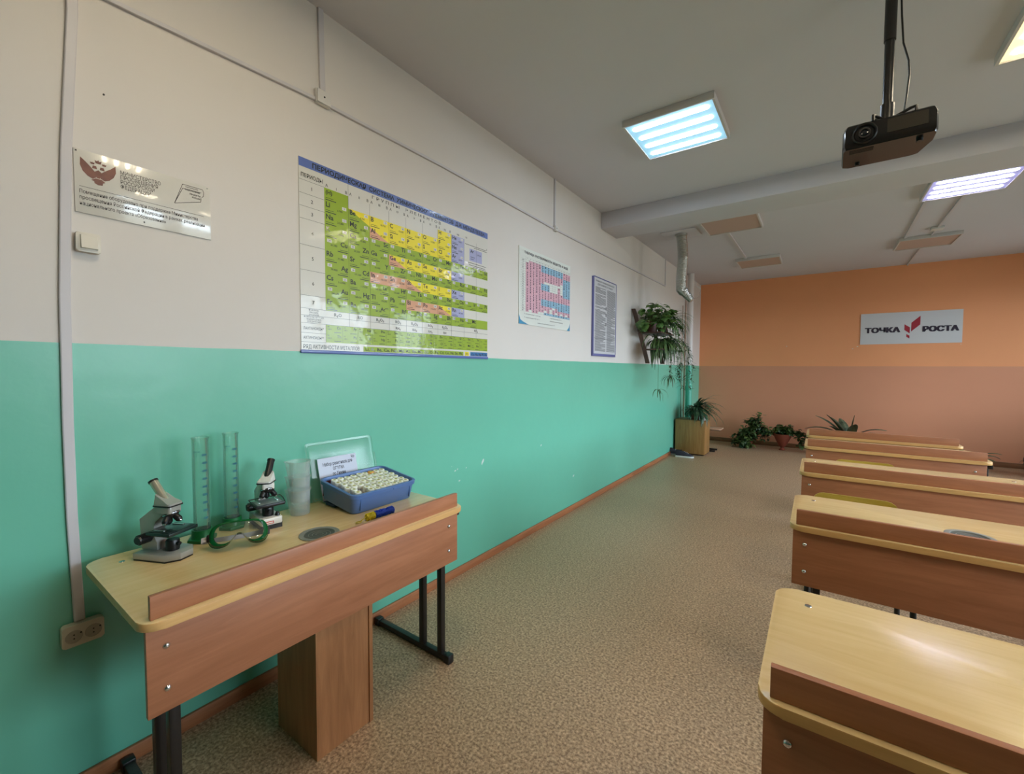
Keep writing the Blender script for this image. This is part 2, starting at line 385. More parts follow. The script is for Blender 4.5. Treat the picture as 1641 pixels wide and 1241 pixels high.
ceiling_light(0.865, 7.22, 'unlit beige ceiling panel nearest the corner with the orange wall and pipes', None)
ceiling_light(2.695, 7.22, 'unlit beige ceiling panel on the right, in front of the orange wall', None)
ceiling_light(0.808, 0.30, 'lit ceiling light above the camera near the left wall', WARM, 1.2)
ceiling_light(2.72, 0.95, 'lit warm ceiling light above the camera on the right', WARM, 1.4)
for y0 in (0.6, 2.83, 5.11): ceiling_light(4.5, y0, 'unseen lit ceiling light added by the window side of the classroom', COOL)  # unseen row of panels, added to give the room more light

# ------------------------------------------------------------------ cable trunking, boxes, pipes
def ribbon(b, pts, w, d):
    """flat trunking on the left wall through (y, z) points"""
    L = []
    for i, (y, z) in enumerate(pts):
        a = V(*pts[max(i - 1, 0)]); c = V(*pts[min(i + 1, len(pts) - 1)]); t = (c - a).normalized(); n = V(-t.y, t.x) * (w / 2)
        L.append([V(0.0, y + n.x, z + n.y), V(d - 0.002, y + n.x, z + n.y), V(d, y + n.x * 0.8, z + n.y * 0.8), V(d, y - n.x * 0.8, z - n.y * 0.8), V(d - 0.002, y - n.x, z - n.y), V(0.0, y - n.x, z - n.y)])
    b.loft(L)
b = MB(); ribbon(b, [(0.338, ZC), (0.331, 2.473), (0.306, 2.05), (0.291, 1.6), (0.287, 1.2), (0.288, 0.9), (0.296, 0.562)], 0.026, 0.012)
tag(b.obj('cable_trunking', 'trunk_plastic', smooth=20), 'vertical white cable trunking running down to the double wall socket', 'trunking')
b = MB(); ribbon(b, [(-0.4, 2.53), (0.487, 2.574), (1.12, 2.61), (1.934, 2.618), (3.302, 2.60), (4.4, 2.608), (6.655, 2.632)], 0.016, 0.012)
tag(b.obj('cable_trunking', 'trunk_plastic', smooth=20), 'long thin white cable trunking running along the upper left wall', 'trunking')
b = MB(); ribbon(b, [(1.16, 2.665), (1.155, ZC)], 0.026, 0.012)
tag(b.obj('cable_trunking', 'trunk_plastic', smooth=20), 'short vertical trunking above the junction box over the periodic table', 'trunking')
b = MB(); ribbon(b, [(3.322, 2.625), (3.322, ZC)], 0.022, 0.012)
tag(b.obj('cable_trunking', 'trunk_plastic', smooth=20), 'short vertical trunking above the red and blue wall chart', 'trunking')
b = MB(); ribbon(b, [(6.655, 2.632), (6.655, ZC)], 0.02, 0.012)
tag(b.obj('cable_trunking', 'trunk_plastic', smooth=20), 'short vertical trunking on the wall beside the silver duct', 'trunking')
def junction_box(y, z, s, label):
    t = thing('junction_box', label, 'junction box', (0, y, z)); b = MB(); b.box(0, 0.02, -s, s, -s * 0.9, s * 0.9, 0.004); b.obj('base_box', 'white_plastic', t)
    b = MB(); b.box(0.0205, 0.028, -s * 0.92, s * 0.92, -s * 0.82, s * 0.82, 0.003); b.obj('cover', 'white_plastic', t)
    b = MB(); b.cyl((0.027, 0, 0), (0.0295, 0, 0), 0.004, seg=10); b.obj('screw', 'dark_hole', t)
junction_box(1.157, 2.625, 0.036, 'square white junction box on trunking above the periodic table')
junction_box(3.325, 2.603, 0.026, 'small white junction box on trunking above the red and blue chart')
def ceil_trunk(x0, y0, x1, y1, label, w=0.03):
    b = MB(); d = (V(x1, y1) - V(x0, y0)).normalized(); n = V(-d.y, d.x) * w / 2
    b.loft([[V(x + n.x, y + n.y, ZC), V(x + n.x, y + n.y, ZC - 0.016), V(x - n.x, y - n.y, ZC - 0.016), V(x - n.x, y - n.y, ZC)] for x, y in ((x0, y0), (x1, y1))])
    return tag(b.obj('cable_trunking', 'trunk_plastic', smooth=0), label, 'trunking')
ceil_trunk(0.99, 5.67, 1.0, 7.215, 'ceiling trunking between the two unlit panels on the left')
ceil_trunk(2.72, 5.67, 2.75, 7.215, 'left of two ceiling trunkings between lit and unlit panels on the right')
ceil_trunk(2.98, 5.67, 2.99, 7.215, 'right ceiling trunking with a joint, between lit and unlit panels', 0.02)
ceil_trunk(2.985, 7.78, 3.0, YF, 'ceiling trunking from the unlit right panel to the orange wall', 0.02)
b = MB(); b.box(2.93, 3.04, 6.86, 6.97, ZC - 0.03, ZC, 0.004)
tag(b.obj('junction_box', 'white_plastic'), 'small junction box on the right ceiling trunking beyond the beam', 'junction box')
M['pipe'] = wallpaint('painted_pipe', (78, 172, 146), (222, 214, 212), 1.45, 0.35, 0.4, 0.0)
t = thing('drain_pipe', 'thick vertical pipe in the corner, white above and green below', 'pipe', (0.085, 7.9, 0))
b = MB(); b.lathe([(0.052, 0), (0.052, ZC)], 28, cap0=True, cap1=True); b.obj('pipe', 'pipe', t)
b = MB(); b.lathe([(0.053, 1.02), (0.06, 1.03), (0.06, 1.09), (0.053, 1.10)], 28); b.obj('collar', 'pipe', t)
M['thin_pipe'] = wallpaint('painted_thin_pipe', (120, 150, 130), (190, 170, 160), 1.45, 0.4, 0.4, 0.0)
t = thing('heating_pipe', 'thin vertical pipe beside the thick corner pipe', 'pipe', (0.035, 7.6, 0))
b = MB(); b.lathe([(0.0125, 0), (0.0125, 2.45)], 14, cap0=True, cap1=True); b.obj('pipe', 'thin_pipe', t)
b = MB(); b.box(-0.035, 0.0, -0.012, 0.012, 1.98, 2.0, 0.002); b.obj('bracket', 'thin_pipe', t)

# flexible duct hanging from a ceiling plate
M['foil'] = mat('aluminium_foil', (190, 190, 186), 0.28, 0.9, bump=0.3, bscale=120)
t = thing('flexible_duct', 'silver flexible duct hanging from the ceiling above the wall plants', 'duct', (0.515, 5.5, ZC))
b = MB(); b.box(-0.2, 0.2, -0.17, 0.17, -0.012, 0, 0.003); b.obj('ceiling_plate', 'ceiling', t)
b = MB(); b.lathe([(0.07, -0.035), (0.07, -0.012)], 24, cap0=True); b.obj('collar', 'foil', t)
def duct_pos(q):
    z = -0.02 - q * 0.79
    if q < 0.86: return V(0.035 * q + 0.012 * math.sin(q * 6), 0.01 * math.sin(q * 5), z)
    k = (q - 0.86) / 0.14; return V(0.045 + 0.09 * k, 0.02 * k, -0.70 - 0.12 * k)
pts, rad = [], []
for i in range(140):
    q = i / 139; pts.append(duct_pos(q)); rr = 0.06 + 0.0035 * math.sin(i * 2.1)
    rad.append(rr * (1.0 if q < 0.84 else 1.0 - 0.42 * (q - 0.84) / 0.16))
b = MB(); b.tube(pts, rad, 22); b.obj('hose', 'foil', t, 60)
b = MB(); b.tube([V(0.13, 0.02, -0.80), V(0.20, 0.05, -0.78), V(0.22, 0.1, -0.68), V(0.16, 0.08, -0.62), V(0.17, 0.09, -0.52)], 0.002, 5); b.obj('tie_wire', 'chrome', t)

# ------------------------------------------------------------------ left wall boards
M['poster_white'] = mat('laminated_white', (214, 211, 203), 0.35, coat=0.38, bump=0.22, bscale=9.0)
M['poster_green'] = mat('laminated_green', (146, 172, 14), 0.4, coat=0.38, bump=0.22, bscale=9.0)
M['poster_yellow'] = mat('laminated_yellow', (238, 220, 16), 0.4, coat=0.38, bump=0.22, bscale=9.0)
M['poster_pink'] = mat('laminated_salmon', (216, 158, 120), 0.4, coat=0.38, bump=0.22, bscale=9.0)
M['poster_violet'] = mat('laminated_violet', (166, 168, 206), 0.4, coat=0.38, bump=0.22, bscale=9.0)
M['poster_blue'] = mat('laminated_blue', (92, 112, 178), 0.4, coat=0.38, bump=0.22, bscale=9.0)
M['poster_sky'] = mat('laminated_sky_blue', (40, 110, 170), 0.4, coat=0.38, bump=0.22, bscale=9.0)
M['ink'] = mat('black_ink', (28, 30, 24), 0.45, coat=0.6, bump=0.35, bscale=6.0)
M['line_ink'] = mat('grey_rule_ink', (120, 118, 112), 0.5)

def left_board(name, label, cat, y, z, w, h, th, mats, edge=None):
    t = thing(name, label, cat, (0, y, z)); b = MB(); b.box(0, th, 0, w, 0, h); return t, b
def rect(b, u0, u1, v0, v1, x): b.poly([V(x, u0, v0), V(x, u1, v0), V(x, u1, v1), V(x, u0, v1)])
def tri(b, p, x): b.poly([V(x, u, v) for u, v in p])

def periodic():
    W, H = 1.348, 0.871
    t = thing('periodic_table_poster', 'large green and yellow glossy periodic table poster on the left wall', 'poster', (0, 1.042, 1.452))
    b = MB(); b.box(0, 0.004, 0, W, 0, H)
    G, Yl, Pk, Vi, Bl, Sk = 1, 2, 3, 4, 5, 6
    cu = [0.121, 0.248, 0.372, 0.494, 0.613, 0.735, 0.862, 0.982, 1.103, 1.225, 1.348]
    rv = [0.773, 0.714, 0.657, 0.601, 0.5425, 0.484, 0.4275, 0.371, 0.314, 0.257, 0.198]
    X = 0.0044
    b.mi = Bl; rect(b, 0, W, 0.831, H, X)
    rows = ['H.......', 'Li Be B C N O F Ne', 'Na Mg Al Si P S Cl Ar', 'K Ca Sc Ti V Cr Mn Fe Co Ni', 'Cu Zn Ga Ge As Se Br Kr', 'Rb Sr Y Zr Nb Mo Tc Ru Rh Pd', 'Ag Cd In Sn Sb Te I Xe', 'Cs Ba La* Hf Ta W Re Os Ir Pt', 'Au Hg Tl Pb Bi Po At Rn', 'Fr Ra Ac** Rf Db Sg Bh Hs Mt']
    yellow = 'B C N O F P S Cl Si As Se Br Te I H2'.split(); pink = 'In Sn Bi Po'.split(); half = {'Be': (G, Yl), 'Al': (Pk, Yl), 'Ge': (Pk, Yl), 'Sb': (Pk, Yl), 'At': (Pk, Yl)}; noble = 'He Ne Ar Kr Xe Rn'.split()
    num = {s: i + 1 for i, s in enumerate('H He Li Be B C N O F Ne Na Mg Al Si P S Cl Ar K Ca Sc Ti V Cr Mn Fe Co Ni Cu Zn Ga Ge As Se Br Kr Rb Sr Y Zr Nb Mo Tc Ru Rh Pd Ag Cd In Sn Sb Te I Xe Cs Ba'.split())}
    num.update({'La*': 57, 'Hf': 72, 'Ta': 73, 'W': 74, 'Re': 75, 'Os': 76, 'Ir': 77, 'Pt': 78, 'Au': 79, 'Hg': 80, 'Tl': 81, 'Pb': 82, 'Bi': 83, 'Po': 84, 'At': 85, 'Rn': 86, 'Fr': 87, 'Ra': 88, 'Ac**': 89, 'Rf': 104, 'Db': 105, 'Sg': 106, 'Bh': 107, 'Hs': 108, 'Mt': 109})
    txt = []; lines = MB(); lines.mi = 0
    XT = 0.0048
    for r, line in enumerate(rows):
        els = ['(H)', '', '', '', '', '', 'H', 'He'] if r == 0 else line.split()
        for c, e in enumerate(els):
            if not e: continue
            u0, u1, v0, v1 = cu[c], cu[c + 1], rv[r + 1], rv[r]
            if e in half:
                a, d = half[e]; b.mi = a; tri(b, [(u0, v0), (u1, v0), (u0, v1)], X); b.mi = d; tri(b, [(u1, v0), (u1, v1), (u0, v1)], X)
            else:
                b.mi = Vi if e in noble else Pk if e in pink else Yl if (e in yellow or (e == 'H' and c == 6)) else G
                rect(b, u0, u1, v0, v1, X)
            right = r in (4, 6, 8) and b.mi == G and c < 2 or (r in (3, 5, 7, 9) and c > 1)
            n = num.get(e, 1)
            if right: sx, al, bx = u1 - 0.006, 'RIGHT', u0 + 0.012
            else: sx, al, bx = u0 + 0.006, 'LEFT', u1 - 0.034
            txt.append((e, sx, v1 - 0.026, 0.033 if len(e) < 3 else 0.026, al, 0.022))
            if e != '(H)':
                b.mi = 0; rect(b, bx, bx + 0.023, v1 - 0.019, v1 - 0.004, XT - 0.0002)
                txt.append((str(n), bx + 0.0115, v1 - 0.0165, 0.0135, 'CENTER'))
                txt.append(('%.3f' % (n * 2.1 + (n * 37 % 13) * 0.07), (u0 + 0.066 if not right else u0 + 0.03), v1 - 0.034, 0.0125, 'LEFT', 0.01))
            rect(lines, sx - (0.042 if right else 0), sx + (0 if right else 0.042), v0 + 0.0145, v0 + 0.0165, XT)
            rect(lines, sx - (0.055 if right else 0), sx + (0 if right else 0.055), v0 + 0.005, v0 + 0.0085, XT)
    for r in (3, 5, 7, 9):
        b.mi = G
        if r == 9: rect(b, cu[9], cu[10], rv[r + 1], rv[r], X)
    # formulas, series and activity row
    for c, (a1, a2) in enumerate((('R₂O', ''), ('RO', ''), ('R₂O₃', ''), ('RO₂', 'RH₄'), ('R₂O₅', 'RH₃'), ('RO₃', 'RH₂'), ('R₂O₇', 'RH'), ('', ''), ('RO₄', ''))):
        m = (cu[c] + cu[min(c + 1, 10)]) / 2 + (0.06 if c == 8 else 0)
        if a1: txt.append((a1, m, 0.174, 0.022, 'CENTER', 0.012))
        if a2: txt.append((a2, m, 0.140, 0.02, 'CENTER', 0.012))
    b.mi = G; rect(b, cu[0], W, 0.0465, 0.131, X)
    for k, row in enumerate(('Ce Pr Nd Pm Sm Eu Gd Tb Dy Ho Er Tm Yb Lu', 'Th Pa U Np Pu Am Cm Bk Cf Es Fm Md No Lr')):
        v = 0.131 - 0.042 * k; cw = (W - cu[0]) / 14
        for i, e in enumerate(row.split()):
            u = cu[0] + cw * i
            txt.append((e, u + cw - 0.008, v - 0.019, 0.02, 'RIGHT', 0.012)); txt.append((str((58 if k == 0 else 90) + i), u + 0.007, v - 0.012, 0.010, 'LEFT')); txt.append(('%d.%d' % (140 + i * 3 + k * 92, i % 10), u + 0.007, v - 0.024, 0.010, 'LEFT'))
            rect(lines, u + cw - 0.045, u + cw - 0.008, v - 0.036, v - 0.0335, XT)
            rect(lines, u - 0.0005, u + 0.0005, v - 0.042, v, XT)
    b.mi = G; rect(b, 0.328, 1.096, 0.010, 0.036, X); b.mi = Yl; rect(b, 1.11, 1.15, 0.010, 0.036, X); b.mi = Sk; rect(b, 1.165, W, 0.010, 0.036, X)
    txt += [('РЯД АКТИВНОСТИ МЕТАЛЛОВ', 0.008, 0.014, 0.026, 'LEFT', 0.008, 0.295), ('Li, K, Ba, Ca, Na, Mg, Al,', 0.338, 0.015, 0.022, 'LEFT', 0.014, 0.30), ('Be, Mn, Zn, Cr, Fe, Cd, Co, Ni, Sn, Pb,', 0.655, 0.015, 0.022, 'LEFT', 0.014, 0.43), ('(H)', 1.13, 0.015, 0.022, 'CENTER', 0.012), ('Cu, Hg, Ag, Pt, Au', 1.175, 0.015, 0.022, 'LEFT', 0.014, 0.165)]
    txt += [('ПЕРИОДИЧЕСКАЯ  СИСТЕМА  ХИМИЧЕСКИХ  ЭЛЕМЕНТОВ  Д.И. МЕНДЕЛЕЕВА', 0.062, 0.840, 0.030, 'LEFT', 0.03, 1.25), ('ПЕРИОДЫ', 0.008, 0.787, 0.024, 'LEFT', 0.012, 0.105),
            ('Г Р У П П Ы    Э Л Е М Е Н Т О В', 0.385, 0.806, 0.022, 'LEFT', 0.006, 0.50), ('VII', 1.113, 0.782, 0.016), ('а', 1.33, 0.75, 0.016, 'LEFT', 0.02), ('Ar', 1.165, 0.700, 0.03, 'LEFT', 0.02), ('39.948', 1.235, 0.692, 0.014)]
    for i, g in enumerate(('I', 'II', 'III', 'IV', 'V', 'VI', 'VII', 'VIII')):
        txt.append((g, (cu[i] + cu[i + 1]) / 2, 0.779, 0.017, 'CENTER', 0.01))
        if i < 7: txt += [('А', cu[i] + 0.006, 0.779, 0.019, 'LEFT', 0.012), ('В', cu[i + 1] - 0.006, 0.779, 0.019, 'RIGHT', 0.012)]
    pv = [0.773, 0.714, 0.657, 0.601, 0.484, 0.371, 0.257, 0.198]
    for i in range(7):
        txt.append((str(i + 1), 0.06, (pv[i] + pv[i + 1]) / 2 - 0.008, 0.022, 'CENTER', 0.012)); rect(lines, 0, cu[0], pv[i] - 0.0006, pv[i] + 0.0006, XT)
    for v in (0.198, 0.166, 0.131, 0.086, 0.044): rect(lines, 0, W if v > 0.13 else cu[0], v - 0.0006, v + 0.0006, XT)
    for i in range(1, 10): rect(lines, cu[i] - 0.0006, cu[i] + 0.0006, 0.131, 0.831 if i in (1,) else 0.773, XT)
    txt += [('ЛАНТАНОИДЫ*', 0.010, 0.101, 0.018, 'LEFT', 0.002, 0.10), ('АКТИНОИДЫ**', 0.010, 0.058, 0.018, 'LEFT', 0.002, 0.10)]
    for i, s in enumerate(('ФОРМУЛЫ', 'ВЫСШИХ', 'ОКСИДОВ', 'ФОРМУЛЫ ЛЕТУЧИХ', 'ВОДОРОДНЫХ', 'СОЕДИНЕНИЙ')): txt.append((s, 0.062, 0.188 - i * 0.0105, 0.0095, 'CENTER'))
    # key box
    b.mi = Vi; rect(b, 1.155, 1.285, 0.645, 0.725, X)
    for v, u0, u1 in ((0.745, 1.11, 1.33), (0.735, 1.2, 1.34), (0.63, 1.14, 1.33), (0.615, 1.15, 1.32), (0.605, 1.19, 1.33), (0.67, 1.165, 1.21), (0.657, 1.165, 1.20)): rect(lines, u0, u1, v, v + 0.003, XT)
    b.obj('sheet', ['poster_white', 'poster_green', 'poster_yellow', 'poster_pink', 'poster_violet', 'poster_blue', 'poster_sky'], t, 0)
    add_text(lines, txt, ON_LEFT(0.0050)); lines.obj('printing', 'ink', t, 0)
    b = MB(); b.box(0, 0.010, -0.004, W + 0.004, -0.008, 0.008, 0.003); b.obj('bottom_rail', M['poster_blue'], t)
    return t
periodic()

def solubility():
    W, H = 0.843, 0.602
    t = thing('solubility_chart', 'smaller wall chart with a red and blue grid, right of the periodic table', 'poster', (0, 2.779, 1.732))
    b = MB(); b.box(0, 0.006, 0, W, 0, H); X = 0.0064
    NC, NR = 16, 22; u0, u1, v0, v1 = 0.092, W - 0.004, 0.103, 0.512
    cw, rh = (u1 - u0) / NC, (v1 - v0) / NR; txt = []; lines = MB()
    def col(c, r):
        if (r == 0 and c < 1) or (r > 20 and c in (1, 4, 5)) : return 0
        if 5 <= c <= 12 and r < 3: return 2
        if 6 <= c <= 11 and 7 <= r < 8: return 0
        if 5 <= c <= 7 and 8 <= r < 11: return 2
        if 8 <= c <= 10 and 8 <= r < 11: return 0
        if c == 12 and 6 <= r < 11: return 0
        if c >= 13 and 3 <= r < 12: return 2
        if 5 <= c <= 10 and 15 <= r < 18: return 2
        if c >= 11 and 15 <= r < 19: return 2
        if c in (8, 9) and r in (18, 19): return 0 if (c + r) % 2 else 1
        if r >= 20 and c > 5: return (2, 1, 0, 2, 2, 1)[(c * 3 + r) % 6]
        return 1
    for c in range(NC):
        for r in range(NR):
            k = col(c, r)
            if k: b.mi = k; rect(b, u0 + c * cw, u0 + (c + 1) * cw, v1 - (r + 1) * rh, v1 - r * rh, X)
            if k: txt.append(('РРМНР-Н'[(c * 5 + r * 3) % 7], u0 + (c + 0.5) * cw, v1 - (r + 0.78) * rh, 0.0195, 'CENTER', 0.05))
    for c in range(NC + 1): rect(lines, u0 + c * cw - 0.0004, u0 + c * cw + 0.0004, v0, v1 + 0.03, 0.0067)
    for r in range(NR + 1): rect(lines, 0.02, u1, v1 - r * rh - 0.0003, v1 - r * rh + 0.0003, 0.0067)
    an = 'OH⁻ F⁻ Cl⁻ Br⁻ I⁻ S²⁻ HS⁻ SO₃ SO₄ NO₃ NO₂ PO₄ CO₃ SiO₃ CrO₄ CH₃'.split()
    ct = 'H⁺ Li⁺ K⁺ Na⁺ NH₄ Ba²⁺ Ca²⁺ Mg²⁺ Sr²⁺ Al³⁺ Cr³⁺ Fe²⁺ Fe³⁺ Ni²⁺ Co²⁺ Mn²⁺ Zn²⁺ Ag⁺ Hg⁺ Pb²⁺ Sn²⁺ Cu²⁺'.split()
    for c, a in enumerate(ct[:16]): txt.append((a, u0 + (c + 0.5) * cw, 0.522, 0.013, 'CENTER'))
    for r in range(NR): txt.append(((an + ct)[r], 0.055, v1 - (r + 0.78) * rh, 0.014, 'CENTER', 0.01))
    txt += [('ТАБЛИЦА  РАСТВОРИМОСТИ  ВЕЩЕСТВ  В  ВОДЕ', 0.072, 0.558, 0.026, 'LEFT', 0.03, 0.72)]
    txt += [('Р - растворимые (больше 1 г в 100 г воды)', 0.075, 0.080, 0.012), ('М - малорастворимые (от 0,001 г до 1 г)', 0.075, 0.052, 0.012), ('Н - нерастворимые (меньше 0,001 г)', 0.47, 0.080, 0.012), ('- разлагаются водой или не существуют', 0.47, 0.056, 0.012), ('условия растворимости веществ в воде при 20 °С', 0.27, 0.022, 0.012)]
    b.mi = 3; tri(b, [(0, 0), (0.14, 0), (0.05, 0.022), (0.02, 0.035), (0, 0.075)], X); tri(b, [(W, 0), (W, 0.07), (W - 0.02, 0.03), (W - 0.06, 0.0)], X)
    M['chart_paper'] = mat('chart_paper', (216, 220, 214), 0.4); M['chart_pink'] = mat('chart_pink', (220, 172, 186), 0.45); M['chart_blue'] = mat('chart_blue', (146, 188, 212), 0.45); M['chart_corner'] = mat('chart_corner', (60, 140, 180), 0.4)
    b.obj('sheet', ['chart_paper', 'chart_pink', 'chart_blue', 'chart_corner'], t, 0)
    add_text(lines, txt, ON_LEFT(0.0070)); lines.obj('printing', mat('chart_ink', (44, 40, 62), 0.5), t, 0)
solubility()

def rules_board():
    W, H = 0.605, 0.82
    t = thing('rules_poster', 'tall narrow grey text poster in a blue-violet frame by the wall plants', 'poster', (0, 4.105, 1.515))
    b = MB(); b.box(0, 0.018, 0.016, W, 0.026, H); b.obj('sheet', mat('rules_paper', (200, 200, 204), 0.45), t, 0)
    b = MB(); b.box(0, 0.022, 0, 0.016, 0, H, 0.002); b.box(0, 0.022, 0.016, W, 0, 0.026, 0.002); b.box(0, 0.022, 0.016, W, H - 0.005, H + 0.004, 0.001); b.box(0, 0.022, W - 0.004, W + 0.004, 0.026, H - 0.005, 0.001)
    b.obj('frame', mat('violet_frame', (96, 98, 152), 0.4), t)
    ln = MB(); v = 0.715; rr = random.Random(3)
    breaks = (0.30, 0.52, 0.25)
    while v > 0.045:
        for u0, wd in ((0.05, 0.27), (0.35, 0.235)):
            if rr.random() > 0.06: rect(ln, u0, u0 + wd * (1.0 if rr.random() > 0.25 else rr.uniform(0.45, 0.95)), v, v + 0.0062, 0.0185)
        v -= 0.0105
    for vv in (0.262, 0.185): rect(ln, 0.03, W - 0.02, vv, vv + 0.003, 0.0187)
    for vv in (0.50, 0.43, 0.33): rect(ln, 0.315, 0.34, vv, vv + 0.035, 0.0187)
    add_text(ln, [('ПРАВИЛА ПО ТЕХНИКЕ БЕЗОПАСНОСТИ', 0.06, 0.775, 0.022, 'LEFT', 0.02, 0.48), ('ДЛЯ КАБИНЕТА ХИМИИ', 0.10, 0.742, 0.024, 'LEFT', 0.025, 0.40)], ON_LEFT(0.0188))
    ln.obj('printing', mat('rules_ink', (112, 112, 116), 0.5), t, 0)
rules_board()

def plaque():
    W, H = 0.372, 0.197
    M['plaque_face'] = mat('plaque_plastic', (214, 210, 202), 0.22, coat=0.8)
    t = thing('wall_plaque', 'white plaque with a bronze eagle emblem above the light switch', 'plaque', (0, 0.322, 1.866))
    b = MB(); b.box(0, 0.005, 0, W, 0, H, 0.001); b.obj('plate', 'plaque_face', t)
    e = MB(); X = 0.0056
    def fill(pts, x=X, o=(0.0, 0.0)):
        e.prism([(u + o[0], v + o[1]) for u, v in pts], 0, 0.0006, fn=lambda a, c, z: (0.005 + z, a, c))
    O = (0.003, 0.0)
    fill([(0.012, 0.174), (0.011, 0.150), (0.017, 0.132), (0.028, 0.120), (0.040, 0.114), (0.049, 0.122), (0.046, 0.137), (0.036, 0.150), (0.024, 0.163)], o=O)
    fill([(0.096, 0.173), (0.097, 0.152), (0.091, 0.135), (0.080, 0.122), (0.068, 0.116), (0.058, 0.122), (0.060, 0.138), (0.070, 0.148), (0.084, 0.160)], o=O)
    fill([(0.047, 0.118), (0.061, 0.118), (0.070, 0.111), (0.064, 0.107), (0.063, 0.100), (0.053, 0.098), (0.044, 0.102), (0.043, 0.108), (0.036, 0.110)], o=O)
    fill([(0.045, 0.139), (0.050, 0.120), (0.057, 0.120), (0.062, 0.139), (0.054, 0.146)], o=O)
    for cx in (0.045, 0.063): fill([(cx - 0.006, 0.148), (cx + 0.006, 0.148), (cx + 0.004, 0.157), (cx - 0.004, 0.157)], o=O)
    for cx, cz, s in ((0.040, 0.164, 0.8), (0.054, 0.171, 1.2), (0.068, 0.166, 0.8)):
        fill([(cx - 0.005 * s, cz - 0.004 * s), (cx + 0.005 * s, cz - 0.004 * s), (cx + 0.007 * s, cz + 0.004 * s), (cx + 0.002 * s, cz + 0.002 * s), (cx, cz + 0.006 * s), (cx - 0.002 * s, cz + 0.002 * s), (cx - 0.007 * s, cz + 0.004 * s)], o=O)
    e.obj('eagle_emblem', mat('bronze_print', (98, 58, 46), 0.3, 0.3, var=0.45, vscale=70), t, 0)
    p = MB(); rect(p, 0.011, 0.350, 0.0818, 0.083, 0.0056)
    tx = [('МИНИСТЕРСТВО', 0.110, 0.153, 0.0175, 'LEFT', 0.004, 0.108), ('ПРОСВЕЩЕНИЯ', 0.110, 0.138, 0.0175, 'LEFT', 0.004, 0.100), ('РОССИЙСКОЙ', 0.110, 0.1225, 0.0175, 'LEFT', 0.004, 0.090), ('ФЕДЕРАЦИИ', 0.110, 0.107, 0.0175, 'LEFT', 0.004, 0.080),
          ('Помещение оборудовано при поддержке Министерства', 0.010, 0.0615, 0.0165, 'LEFT', 0.006, 0.318), ('просвещения Российской Федерации в рамках реализации', 0.010, 0.0430, 0.0165, 'LEFT', 0.006, 0.340), ('национального проекта «Образование»', 0.010, 0.0245, 0.0165, 'LEFT', 0.006, 0.220),
          ('НАЦИОНАЛЬНЫЕ', 0.290, 0.1625, 0.0075, 'LEFT', 0.03, 0.048), ('ПРОЕКТЫ', 0.305, 0.150, 0.0075, 'LEFT', 0.03, 0.034), ('РОССИИ', 0.312, 0.140, 0.0075, 'LEFT', 0.03, 0.026), ('ОБРАЗОВАНИЕ', 0.292, 0.1725, 0.0055, 'LEFT', 0.01, 0.04)]
    def seg(a, c, w=0.0008):
        d = V(c[0] - a[0], c[1] - a[1]).normalized(); n = V(-d.y, d.x) * w; p.poly([V(0.0056, a[0] + n.x, a[1] + n.y), V(0.0056, a[0] - n.x, a[1] - n.y), V(0.0056, c[0] - n.x, c[1] - n.y), V(0.0056, c[0] + n.x, c[1] + n.y)])
    for a, c in (((0.258, 0.105), (0.284, 0.181)), ((0.284, 0.181), (0.347, 0.181)), ((0.347, 0.181), (0.350, 0.172)), ((0.350, 0.172), (0.349, 0.156)), ((0.349, 0.156), (0.343, 0.152)), ((0.258, 0.105), (0.340, 0.133)), ((0.340, 0.133), (0.341, 0.148)), ((0.258, 0.105), (0.284, 0.166)), ((0.284, 0.166), (0.342, 0.168))): seg(a, c)
    add_text(p, tx, ON_LEFT(0.0058)); p.obj('printing', mat('plaque_ink', (70, 60, 54), 0.4), t, 0)
    for u, v in ((0.006, 0.190), (0.362, 0.190), (0.17, 0.012)):
        b = MB(); b.cyl((0.004, u, v), (0.0065, u, v), 0.0022, seg=10); b.obj('screw', 'dark_hole' if u < 0.3 else 'chrome', t)
plaque()

t = thing('light_switch', 'white rocker light switch under the eagle plaque', 'light switch', (0, 0.318, 1.741))
b = MB(); b.prism(rrect(0, 0.058, 0, 0.060, 0.006), 0, 0.022, 0.003, fn=lambda a, c, z: (z, a, c)); b.obj('box', 'switch_plastic', t)
b = MB(); b.loft([[V(0.022, 0.010, 0.010), V(0.022, 0.050, 0.010), V(0.022, 0.050, 0.052), V(0.022, 0.010, 0.052)], [V(0.031, 0.011, 0.011), V(0.031, 0.049, 0.011), V(0.025, 0.049, 0.051), V(0.025, 0.011, 0.051)]]); b.obj('rocker', 'switch_plastic', t, 0)

t = thing('wall_socket', 'double white wall socket at the foot of the vertical trunking', 'socket', (0, 0.252, 0.49))
b = MB(); b.prism(rrect(0, 0.098, 0, 0.068, 0.007), 0, 0.028, 0.004, fn=lambda a, c, z: (z, a, c)); b.obj('box', 'socket_plastic', t)
for u in (0.027, 0.072):
    b = MB(); c = V(0.0282, u, 0.031)
    L = [[V(0.0282 - d, u + r * math.cos(2 * PI * k / 24), 0.032 + r * math.sin(2 * PI * k / 24)) for k in range(24)] for r, d in ((0.0205, 0), (0.0200, -0.001), (0.0185, 0.0), (0.018, 0.0), (0.017, -0.0004))]
    b.loft(L, False, True); s = b.obj('socket_face', mat('socket_insert', (170, 160, 146), 0.4), t)
    b = MB(); 
    for dv in (-0.006, 0.006): b.cyl((0.0284, u, 0.032 + dv), (0.0292, u, 0.032 + dv), 0.0022, seg=8)
    b.cyl((0.0284, u + 0.016, 0.040), (0.0294, u + 0.016, 0.040), 0.0026, seg=8); b.obj('contact_hole', 'dark_hole', s)

